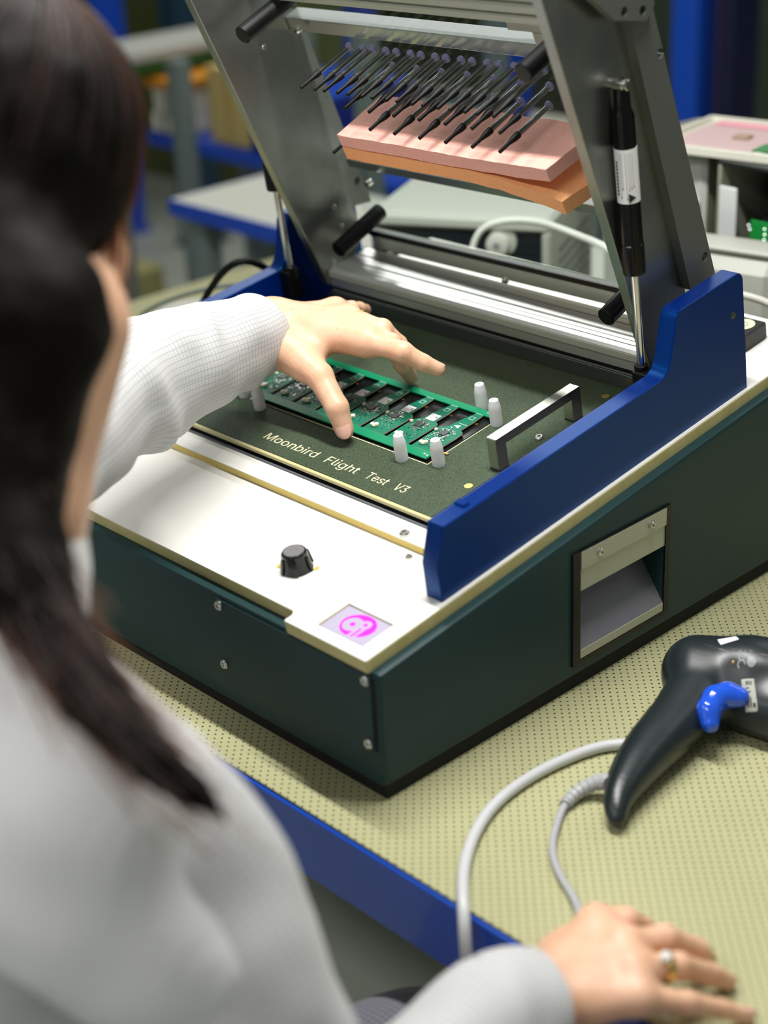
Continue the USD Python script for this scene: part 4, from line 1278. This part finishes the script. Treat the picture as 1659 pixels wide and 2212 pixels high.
up_ = (TOP - PELV) / np.linalg.norm(TOP - PELV)
fwd_ = np.cross(up_, side)
fwd_ /= np.linalg.norm(fwd_)
TA = np.stack([side, fwd_, up_], 1)
HF = A3((-.07, .87, -.46)); HF /= np.linalg.norm(HF)
HR = np.cross(HF, A3((.06, 0, 1.0))); HR /= np.linalg.norm(HR)
HU = np.cross(HR, HF)
HA = np.stack([HR, HF, HU], 1)


def hd(x, y, z):
    return HC + x * HR + y * HF + z * HU


def torso(F_, e):
    """the trunk, e metres outside the skin"""
    F_.ell(TOP - up_ * .150 - fwd_ * .045, (.158 + e, .078 + e, .140 + e), .03, TA)
    F_.ell(TOP - up_ * .28, (.135 + e, .092 + e, .165 + e), .05, TA)
    F_.ell(PELV + up_ * .06, (.160 + e, .112 + e, .120 + e), .05, TA)
    F_.cap(TOP - fwd_ * .045 + (LS - TOP) * .15, LS, .050 + e, .044 + e, .02)
    F_.cap(TOP - fwd_ * .045 + (RS - TOP) * .20, RS, .060 + e, .052 + e, .02)
    F_.cap((.0695, -.3894, .3205), (.1713, -.3928, .2662), .044 + e, .048 + e, .02)


KNL, KNR = A3((.110, -.080, -.205)), A3((.300, -.130, -.205))
HPL, HPR = PELV + side * -.088 - up_ * .01, PELV + side * .088 - up_ * .01
ANL, ANR = A3((.10, -.04, -.680)), A3((.30, -.10, -.680))

Fb = Field((-.50, -.66, -.80), (.48, .36, .80), .010)
torso(Fb, -.004)
for a, b, r0, r1 in ((LS, LE, .044, .036), (LE, LW_, .036, .024), (RS, RE, .044, .036), (RE, RW_, .036, .024), (HPL, KNL, .076, .054), (KNL, ANL, .050, .034), (HPR, KNR, .076, .054), (KNR, ANR, .050, .034)):
    Fb.cap(a, b, r0, r1, .02)
for an in (ANL, ANR):
    Fb.cap(an + [0, 0, -.045], an + [-.01, .13, -.052], .034, .026, .02)
Fb.cap(NK2 - up_ * .05, NK2, .055, .052, .03)
Fh = Field((-.20, -.44, .33), (.14, -.10, .76), .0042)
Fh.ell(hd(0, -.008, .018), (.0735, .0930, .0880), .01, HA)
Fh.ell(hd(0, .030, -.040), (.0620, .0620, .0720), .03, HA)
Fh.ell(hd(0, .058, -.085), (.030, .028, .026), .02, HA)                 # chin
Fh.ell(hd(0, .066, .022), (.050, .022, .016), .02, HA)                 # brow
Fh.cap(hd(0, .088, .006), hd(0, .108, -.030), .0075, .0120, .010)       # nose
for sx in (-1, 1):
    Fh.ell(hd(sx * .031, .094, .000), (.014, .010, .008), .008, HA, sub=True)
    Fh.ell(hd(sx * .043, .064, -.030), (.024, .024, .026), .018, HA)    # cheek
    Fh.ell(hd(sx * .0770, -.005, -.005), (.008, .019, .030), .006, HA)  # ear
    Fh.cap(hd(sx * .011, .105, -.034), hd(sx * .011, .103, -.034), .006, None, .006)
Fh.ell(hd(0, .088, -.056), (.021, .010, .005), .005, HA)                # lips
Fh.ell(hd(0, .087, -.065), (.018, .010, .005), .004, HA)
Fh.cap(NK1, NK2, .0540, .0560, .02)
Fh.cap(NK2, NK2 - up_ * .06, .056, .062, .02)
FL = Field((-.47, .16, .17), (-.20, .43, .33), .0023)
hand(LH, FL, None, 1.07)
FL.cap(LW_, LW_ + (LE - LW_) * .25, .0235, .028, .012)
FR = Field((.21, -.24, -.03), (.43, .06, .08), .0025)
hand(RH, FR, None, 1.0)
FR.cap(RW_, RW_ + (RE - RW_) * .3, .0235, .028, .012)
parts_ = [Fb.mesh(6), Fh.mesh(5), FL.mesh(4), FR.mesh(4)]
try:
    body_m = trimesh.boolean.union(parts_, engine='manifold')
except Exception:
    body_m = cat_(parts_)
who = thing('person', 'long dark haired person in a white coat seated at the bench, reaching over the tester', 'person', (.03, -.40, -TZ))
obj('body', body_m, skin, who, smooth=True)
for sx in (-1, 1):
    e_ = trimesh.creation.icosphere(3, .0115)
    e_.apply_translation(hd(sx * .031, .0725, .001))
    ey = obj('eye', e_, mat('eye_white', (.75, .73, .70), .15), who, smooth=True)
    c_ = hd(sx * .031, .0725, .001)
    obj('iris', lathe([(0, .0107), (.0052, .0104), (.0052, .0110), (.0022, .0118), (0, .0118)], c_, HF - HU * .3, 20), mat('iris_brown', (.04, .02, .01), .15), ey)
# nails


def nail(joint, tip, outward, r, parent, w=.0062, l=.0075):
    t, j = A3(tip), A3(joint)
    d = (t - j) / np.linalg.norm(t - j)
    o = A3(outward, float)
    o = o - d * (o @ d)
    o /= np.linalg.norm(o)
    s_ = np.cross(d, o)
    m = trimesh.creation.icosphere(3)
    v = np.array(m.vertices)
    V = (t + o * (r - .0006) + d * -.0012) + np.outer(v[:, 1] * l, d) + np.outer(v[:, 0] * w, s_) + np.outer(v[:, 2] * .0012 - (v[:, 0] ** 2) * .0026, o)
    m.vertices = V
    obj('finger_nail', m, nail_m, parent, smooth=True)


bp_ = '/World/person/body'
vd = EYE - [0, 0, TZ] - A3(LH['tt'])
vd /= np.linalg.norm(vd)
nail(LH['ti'], LH['tt'], vd + [0, -.2, .2], .0099, bp_, .0082, .0100)
nail(LH['idp'], LH['it'], (.2, .35, 1), .0073, bp_, .0052, .0062)
nail(LH['pd'], LH['pt'], (.1, .2, 1), .0062, bp_, .0045, .0055)
for k in ('i', 'm', 'r', 'p'):
    nail(RH[k + ('dp' if k == 'i' else 'd')], RH[k + 't'], (.3, .3, 1), .0068, bp_, .0046, .0056)
# rings
ring_gold = mat('ring_gold', (.80, .58, .20), .18, metal=1)


def torus(c, ax, R_, r_, n=36, k=10):
    u, v, w = frame_of(ax)
    P = [A3(c) + R_ * (math.cos(a) * u + math.sin(a) * v) for a in np.linspace(0, 2 * np.pi, n, endpoint=False)]
    V, f = [], []
    for i, p in enumerate(P):
        rd = (p - A3(c)) / R_
        for j in range(k):
            b = 2 * np.pi * j / k
            V.append(p + r_ * (math.cos(b) * rd + 1.6 * math.sin(b) * w))
    for i in range(n):
        for j in range(k):
            a, b, c_, d = i * k + j, i * k + (j + 1) % k, ((i + 1) % n) * k + (j + 1) % k, ((i + 1) % n) * k + j
            f += [(a, d, c_), (a, c_, b)]
    m = trimesh.Trimesh(V, f, process=False)
    m.fix_normals()
    return m


a, b = A3(LH['rm']), A3(LH['rp'])
obj('ring', torus(a + (b - a) * .40, b - a, .0131, .0014), ring_gold, who, smooth=True, label='thin gold ring on the reaching hand')
a, b = A3(RH['rm']), A3(RH['rp'])
rg = obj('ring', torus(a + (b - a) * .72, b - a, .0109, .0021), ring_gold, who, smooth=True, label='gold ring with pale stone on the resting hand')
st_c = a + (b - a) * .74 + A3((.002, -.004, .0125))
obj('ring_stone', lathe([(0, -.002), (.0045, -.001), (.0045, .0015), (.003, .0032), (0, .0032)], st_c, (.2, -.3, 1), 14), mat('pale_stone', (.75, .76, .72), .06, coat=.6), rg)

# clothing ------------------------------------------------------------
CG = .0055
coat_n = {'t': ('texture_coordinate', {}), 'm': ('mapping', dict(scale=(1 / CG, 1 / CG, 1))), 's': ('separate_xyz', {}),
          'fx': ('math', dict(math_type='fraction')), 'fy': ('math', dict(math_type='fraction')), 'lx': ('math', dict(math_type='less_than', value2=.14)), 'ly': ('math', dict(math_type='less_than', value2=.14)),
          'mx': ('math', dict(math_type='maximum')), 'c': ('mix', dict(mix_type='mix', color1=(.56, .56, .56), color2=(.37, .38, .39))), 'g': ('geometry', {}),
          'n': ('noise_texture', dict(scale=1400, detail=1)), 'b': ('bump', dict(strength=.2, distance=.0004)), 'p': ('principled_bsdf', dict(roughness=.8, sheen_weight=.15, subsurface_weight=0.0))}
coat_l = [('t.UV', 'm.vector'), ('m.vector', 's.vector'), ('s.x', 'fx.value1'), ('s.y', 'fy.value1'), ('fx.value', 'lx.value1'), ('fy.value', 'ly.value1'), ('lx.value', 'mx.value1'), ('ly.value', 'mx.value2'),
          ('mx.value', 'c.fac'), ('c.color', 'p.base_color'), ('g.position', 'n.vector'), ('n.fac', 'b.height'), ('b.normal', 'p.normal')]
coat_grid = usdkit.material(stage, '/World/Looks/white_grid_cloth', coat_n, coat_l, surface='p.BSDF')
coat_m = mat('white_coat_cloth', (.72, .72, .72), .8, sheen=.15, bump=(1400, .2, .0004))


def sleeve(name, pts, radii, squash, seed, amp, parent, folds=(), cuff=.010, label=None):
    """lofted sleeve with an open, turned-in cuff; returns the prim"""
    P = spline(pts, 16)
    R_ = np.interp(np.linspace(0, len(pts) - 1, len(P)), range(len(pts)), radii)
    T = np.gradient(P, axis=0)
    T /= np.linalg.norm(T, axis=1, keepdims=True)
    s_ = np.r_[0, np.cumsum(np.linalg.norm(np.diff(P, axis=0), axis=1))]
    n = 72
    ang = np.linspace(0, 2 * np.pi, n + 1)
    u = np.cross(T[0], [0, 0, 1.0]); u /= np.linalg.norm(u)
    rows, uv = [], []
    for i, (p, t, r_) in enumerate(zip(P, T, R_)):
        u = u - t * (u @ t); u /= np.linalg.norm(u)
        w = np.cross(u, t)
        if w[2] < 0: w = -w
        ring = []
        for a in ang:
            q = math.cos(a) * u + math.sin(a) * w
            k = 1 + (squash if math.sin(a) < 0 else 0) * (-math.sin(a)) * math.sin(math.pi * min(1, i / len(P) * 1.0)) ** .8
            pt = p + q * r_ * k
            dd = amp * (1 - .75 * max(0, (i / len(P) - .86) / .14)) * (meshkit.noise(np.array([[math.cos(a) * 1.6 + 5, math.sin(a) * 1.6 + 5, s_[i] * 26]]), seed)[0] - .5) * 2
            for (s0, a0, hgt, ws, wa, sl) in folds:
                da = (a - a0 + np.pi) % (2 * np.pi) - np.pi
                dd += hgt * math.exp(-((s_[i] - s0 + sl * da) / ws) ** 2 - (da / wa) ** 2)
            ring.append(pt + q * dd)
            uv.append((s_[i], a * .052))
        rows.append(ring)
    # turned-in cuff
    inner = []
    t = T[-1]
    c = P[-1]
    for back, sc in ((0, 1.0), (.0002, .965), (-.0002, .955), (-.05, .90)):
        ring = [c + (A3(q) - c) * sc + t * (back) for q in rows[len(P) - 1]]
        inner.append((ring, s_[-1] + abs(back) + (1 - sc) * .05))
    for ring, sv in inner:
        rows.append(ring)
        uv += [(sv, a * .052) for a in ang]
    V = np.array(rows).reshape(-1, 3)
    m_ = len(rows)
    f = []
    for i in range(m_ - 1):
        if i == len(P) - 1:
            continue
        for j in range(n):
            A_, B_, C_, D_ = i * (n + 1) + j, i * (n + 1) + j + 1, (i + 1) * (n + 1) + j + 1, (i + 1) * (n + 1) + j
            f += [(A_, B_, C_), (A_, C_, D_)]
    m = trimesh.Trimesh(V, f, process=False)
    # outward check
    k = np.argmax(m.area_faces)
    cen = m.triangles_center
    pi = np.argmin(np.linalg.norm(P[None, :, :] - cen[:200, None, :], axis=2), axis=1)
    if np.sum((cen[:200] - P[pi]) * m.face_normals[:200]) < 0:
        m.faces = m.faces[:, ::-1]
    path = numbered(parent, name)
    root = '/World/' + parent.split('/')[2]
    q = usdkit.mesh(stage, path, trimesh.Trimesh(V - LOC[root], m.faces, process=False), coat_grid, smooth=True, uv=np.array(uv))
    tag(q, label)
    return path


Fc = Field((-.42, -.70, -.34), (.46, .06, .46), .0085)
torso(Fc, .022)
Fc.cap(LS, LS + (LE - LS) * .35, .054, .051, .03)
Fc.cap(RS, RS + (RE - RS) * .35, .072, .072, .03)
Fc.cap(NK2 - up_ * .05, NK2 - (NK1 - NK2) * .12, .066, .062, .02)       # collar
Fc.cap(NK2 + (NK1 - NK2) * .08, NK1 + (NK1 - NK2) * .5, .0575, .0575, .004) if False else None
Fc.ell(PELV + fwd_ * .10 - up_ * .02, (.17, .14, .09), .05, TA)
g_ = np.stack(np.meshgrid(*[Fc.lo[a] + Fc.h * np.arange(Fc.n[a]) for a in range(3)], indexing='ij'), -1)
Fc.F += (.016 * (meshkit.noise(g_ * A3((7, 7, 15)), 4) - .5) + .010 * (meshkit.noise(g_ * 22, 9) - .5)).astype(np.float32)
ct_ = obj('coat', Fc.mesh(3), coat_m, who, smooth=True, label='white work coat')
sleeve('sleeve', [LS + (LS - TOP) * .02, LS + (LE - LS) * .5 + [0, 0, -.004], LE + A3((-.004, -.006, -.004)), LE + (LW_ - LE) * .5 + A3((-.004, .002, -.006)), LE + (LW_ - LE) * .88 + A3((-.002, .0, -.003))],
       [.056, .056, .058, .054, .0430], .12, 11, .0045, ct_,
       folds=((.36, 4.9, .010, .02, .6, .02), (.42, 4.2, .008, .015, .5, -.02), (.30, 5.3, .012, .022, .6, .015), (.47, 5.4, .006, .012, .5, .02), (.25, .6, .006, .02, .7, .02), (.33, 1.2, .005, .014, .5, .03), (.40, .9, .004, .010, .4, -.02)),
       label='white sleeve with a fine grey grid on the reaching arm')
sleeve('sleeve', [RS + A3((0, 0, .0)), RS + (RE - RS) * .5 + A3((.008, .0, 0)), RE + A3((.006, -.004, .0)), RE + (RW_ - RE) * .5 + A3((0, 0, .004)), RE + (RW_ - RE) * 1.0 + A3((0, 0, .003))],
       [.072, .073, .068, .058, .0455], .10, 23, .005, ct_, folds=((.40, 1.6, .008, .02, .9, .02), (.46, 1.2, .006, .014, .8, -.02)), label='white sleeve of the resting arm')
# trousers
Ft = Field((-.30, -.66, -.74), (.44, .12, -.03), .009)
Ft.ell(PELV + up_ * .03, (.172, .126, .13), .04, TA)
for a, b, c in ((HPL, KNL, ANL), (HPR, KNR, ANR)):
    Ft.cap(a, b, .088, .068, .03)
    Ft.cap(b, c, .066, .050, .03)
tr_n = {'g': ('geometry', {}), 'm': ('mapping', dict(scale=(190, 190, 190))), 's': ('separate_xyz', {}),
        'fx': ('math', dict(math_type='fraction')), 'fy': ('math', dict(math_type='fraction')), 'lx': ('math', dict(math_type='less_than', value2=.2)), 'ly': ('math', dict(math_type='less_than', value2=.2)),
        'mx': ('math', dict(math_type='maximum')), 'c': ('mix', dict(mix_type='mix', color1=(.17, .17, .205), color2=(.06, .06, .075))), 'p': ('principled_bsdf', dict(roughness=.85, sheen_weight=.2))}
tr_l = [('g.position', 'm.vector'), ('m.vector', 's.vector'), ('s.x', 'fx.value1'), ('s.y', 'fy.value1'), ('fx.value', 'lx.value1'), ('fy.value', 'ly.value1'), ('lx.value', 'mx.value1'), ('ly.value', 'mx.value2'), ('mx.value', 'c.fac'), ('c.color', 'p.base_color')]
obj('trousers', Ft.mesh(3), usdkit.material(stage, '/World/Looks/grey_check_cloth', tr_n, tr_l, surface='p.BSDF'), who, smooth=True, label='dark grey trousers with a fine check')
for an in (ANL, ANR):
    Fs = Field(an + A3((-.09, -.09, -.12)), an + A3((.09, .21, .05)), .007)
    Fs.cap(an + A3((0, -.01, -.045)), an + A3((-.01, .135, -.05)), .046, .038, .02)
    Fs.cap(an + A3((0, 0, -.045)), an + A3((0, 0, -.005)), .046, .044, .02)
    Fs.add(lambda P: P[..., 2] + TZ - .001, an + A3((-.09, -.09, -.12)), A3((an[0] + .09, an[1] + .21, -TZ + .001)), .004, sub=True)
    obj('shoe', Fs.mesh(3), black_plastic, who, smooth=True)
# hair
hair_m = mat('dark_brown_hair', (.0022, .0017, .0014), .6, spec=.10, bump=(260, .5, .002), noise=(90, (.0045, .003, .002), 3))
FH = Field((-.24, -.52, .26), (.36, -.10, .78), .0055)
FH.ell(hd(0, -.014, .022), (.0900, .1080, .1040), .02, HA)
FH.ell(hd(0, -.045, -.050), (.0860, .0720, .1000), .03, HA)
FH.ell(hd(.064, -.006, .000), (.024, .048, .080), .02, HA)
FH.ell(hd(-.062, .020, -.020), (.026, .052, .085), .02, HA)
tail = [A3(p) for p in ((.0422, -.3214, .5275), (.0671, -.3679, .4577), (.1211, -.3897, .4128), (.2019, -.3981, .3683), (.2477, -.3924, .3401), (.2723, -.3844, .3247), (.2930, -.3737, .3077))]
tail_r = [.051, .047, .030, .0180, .0140, .0080, .0025]
FH.cap(hd(.0, -.055, -.03), tail[0], .070, .058, .03)
for i in range(6):
    FH.cap(tail[i], tail[i + 1], tail_r[i], tail_r[i + 1], .02 if i < 3 else .006)
FH.ell(hd(0, .125, -.050), (.062, .075, .105), .02, HA, sub=True)
g_ = np.stack(np.meshgrid(*[FH.lo[a] + FH.h * np.arange(FH.n[a]) for a in range(3)], indexing='ij'), -1)
FH.F += (.006 * (meshkit.noise(g_ * 45, 2) - .5)).astype(np.float32)
hair = obj('hair', FH.mesh(3), hair_m, who, smooth=True, label='long dark brown hair falling over the shoulder')
rg_ = np.random.default_rng(5)
tc_ = spline(tail, 8)
tr_ = np.interp(np.linspace(0, 6, len(tc_)), range(7), tail_r)
C_pts, C_cnt = [], []
for k in range(1900):
    if k < 850:      # along the tail
        i0 = rg_.integers(0, 22)
        i1 = min(len(tc_), i0 + rg_.integers(14, 30))
        o = rg_.normal(size=3); o /= np.linalg.norm(o)
        rad = rg_.uniform(.82, 1.12)
        drift = rg_.normal(size=3) * .012
        seg = []
        for i in range(i0, i1, 2):
            T_2 = tc_[min(i + 1, len(tc_) - 1)] - tc_[max(i - 1, 0)]
            T_2 /= np.linalg.norm(T_2)
            oo = o - T_2 * (o @ T_2)
            oo /= np.linalg.norm(oo)
            tt_ = (i - i0) / max(1, i1 - i0)
            seg.append(tc_[i] + oo * (tr_[i] * rad + .0015) + drift * tt_ ** 2)
    elif k < 1480:   # loose locks beside the cheek and neck
        q0 = spline([hd(.070, .015, .055), (-.0010, -.2170, .5605), (.0080, -.2300, .5180), (.0120, -.2450, .4900), (.0140, -.2680, .4640), (.0250, -.2950, .4320), (.0620, -.3250, .4080), (.1000, -.3530, .3890)], 4)
        o = rg_.normal(size=3) * A3((.010, .010, .006))
        i0 = rg_.integers(0, 6)
        i1 = rg_.integers(18, len(q0))
        w_ = rg_.normal(size=3) * .010
        seg = [q0[i] + o + w_ * (i / len(q0)) ** 2 - A3((.012, .010, 0)) for i in range(i0, i1, 2)]
    else:            # over the crown
        ph_ = rg_.uniform(0, 2 * np.pi)      # away from the face
        dr = A3((math.sin(ph_), math.cos(ph_), 0))
        rad = rg_.uniform(.99, 1.035)
        end = rg_.uniform(1.6, 2.5) if .25 * np.pi < ph_ < 1.75 * np.pi else rg_.uniform(.8, 1.15)
        seg = []
        for th_ in np.linspace(.15, end, 12):
            v = A3((dr[0] * math.sin(th_), dr[1] * math.sin(th_), math.cos(th_)))
            seg.append(hd(*(A3((0, -.014, .022)) + v * A3((.0905, .1085, .1050)) * rad)))
    if len(seg) < 4:
        continue
    C_pts += [seg[0]] + seg + [seg[-1]]
    C_cnt.append(len(seg) + 2)
cv_ = UsdGeom.BasisCurves.Define(stage, hair + '/hair_strand')
cv_.CreateTypeAttr('cubic'); cv_.CreateBasisAttr('catmullRom')
cv_.CreateCurveVertexCountsAttr(C_cnt)
cv_.CreatePointsAttr(Vt.Vec3fArray.FromNumpy((np.array(C_pts) - LOC['/World/person']).astype(np.float32)))
cv_.CreateWidthsAttr([.0006] * len(C_pts)); cv_.SetWidthsInterpolation('vertex')
strand_m = usdkit.material(stage, '/World/Looks/hair_strand', {'h': ('principled_hair_bsdf', dict(melanin=.84, melanin_redness=.9, roughness=.3, radial_roughness=.35, parametrization='Melanin concentration'))}, [], surface='h.BSDF')
UsdShade.MaterialBindingAPI.Apply(cv_.GetPrim()).Bind(strand_m)
tag(cv_, kind='stuff')
# stool under the person
sl = thing('work_stool', 'round black work stool under the person in the white coat', 'stool', (PELV[0], PELV[1], -TZ))
sz = float(PELV[2] - .158)
obj('seat', lathe([(0, sz - .05), (.17, sz - .05), (.19, sz - .035), (.19, sz - .012), (.17, sz), (0, sz - .004)], (PELV[0], PELV[1], 0), (0, 0, 1), 32), black_plastic, sl)
obj('column', cyl((PELV[0], PELV[1], -TZ + .08), (PELV[0], PELV[1], sz - .045), .025), satin, sl)
for k in range(5):
    a = k * 2 * np.pi / 5 + .2
    obj('foot_arm', hull([A3((PELV[0], PELV[1], -TZ)) + A3((math.cos(a) * r_ - math.sin(a) * s_, math.sin(a) * r_ + math.cos(a) * s_, h_)) for r_, s_, h_ in ((0, .02, .11), (0, -.02, .11), (0, .02, .06), (0, -.02, .06), (.26, .012, .03), (.26, -.012, .03), (.26, .012, .0), (.26, -.012, .0))]), black_plastic, sl)
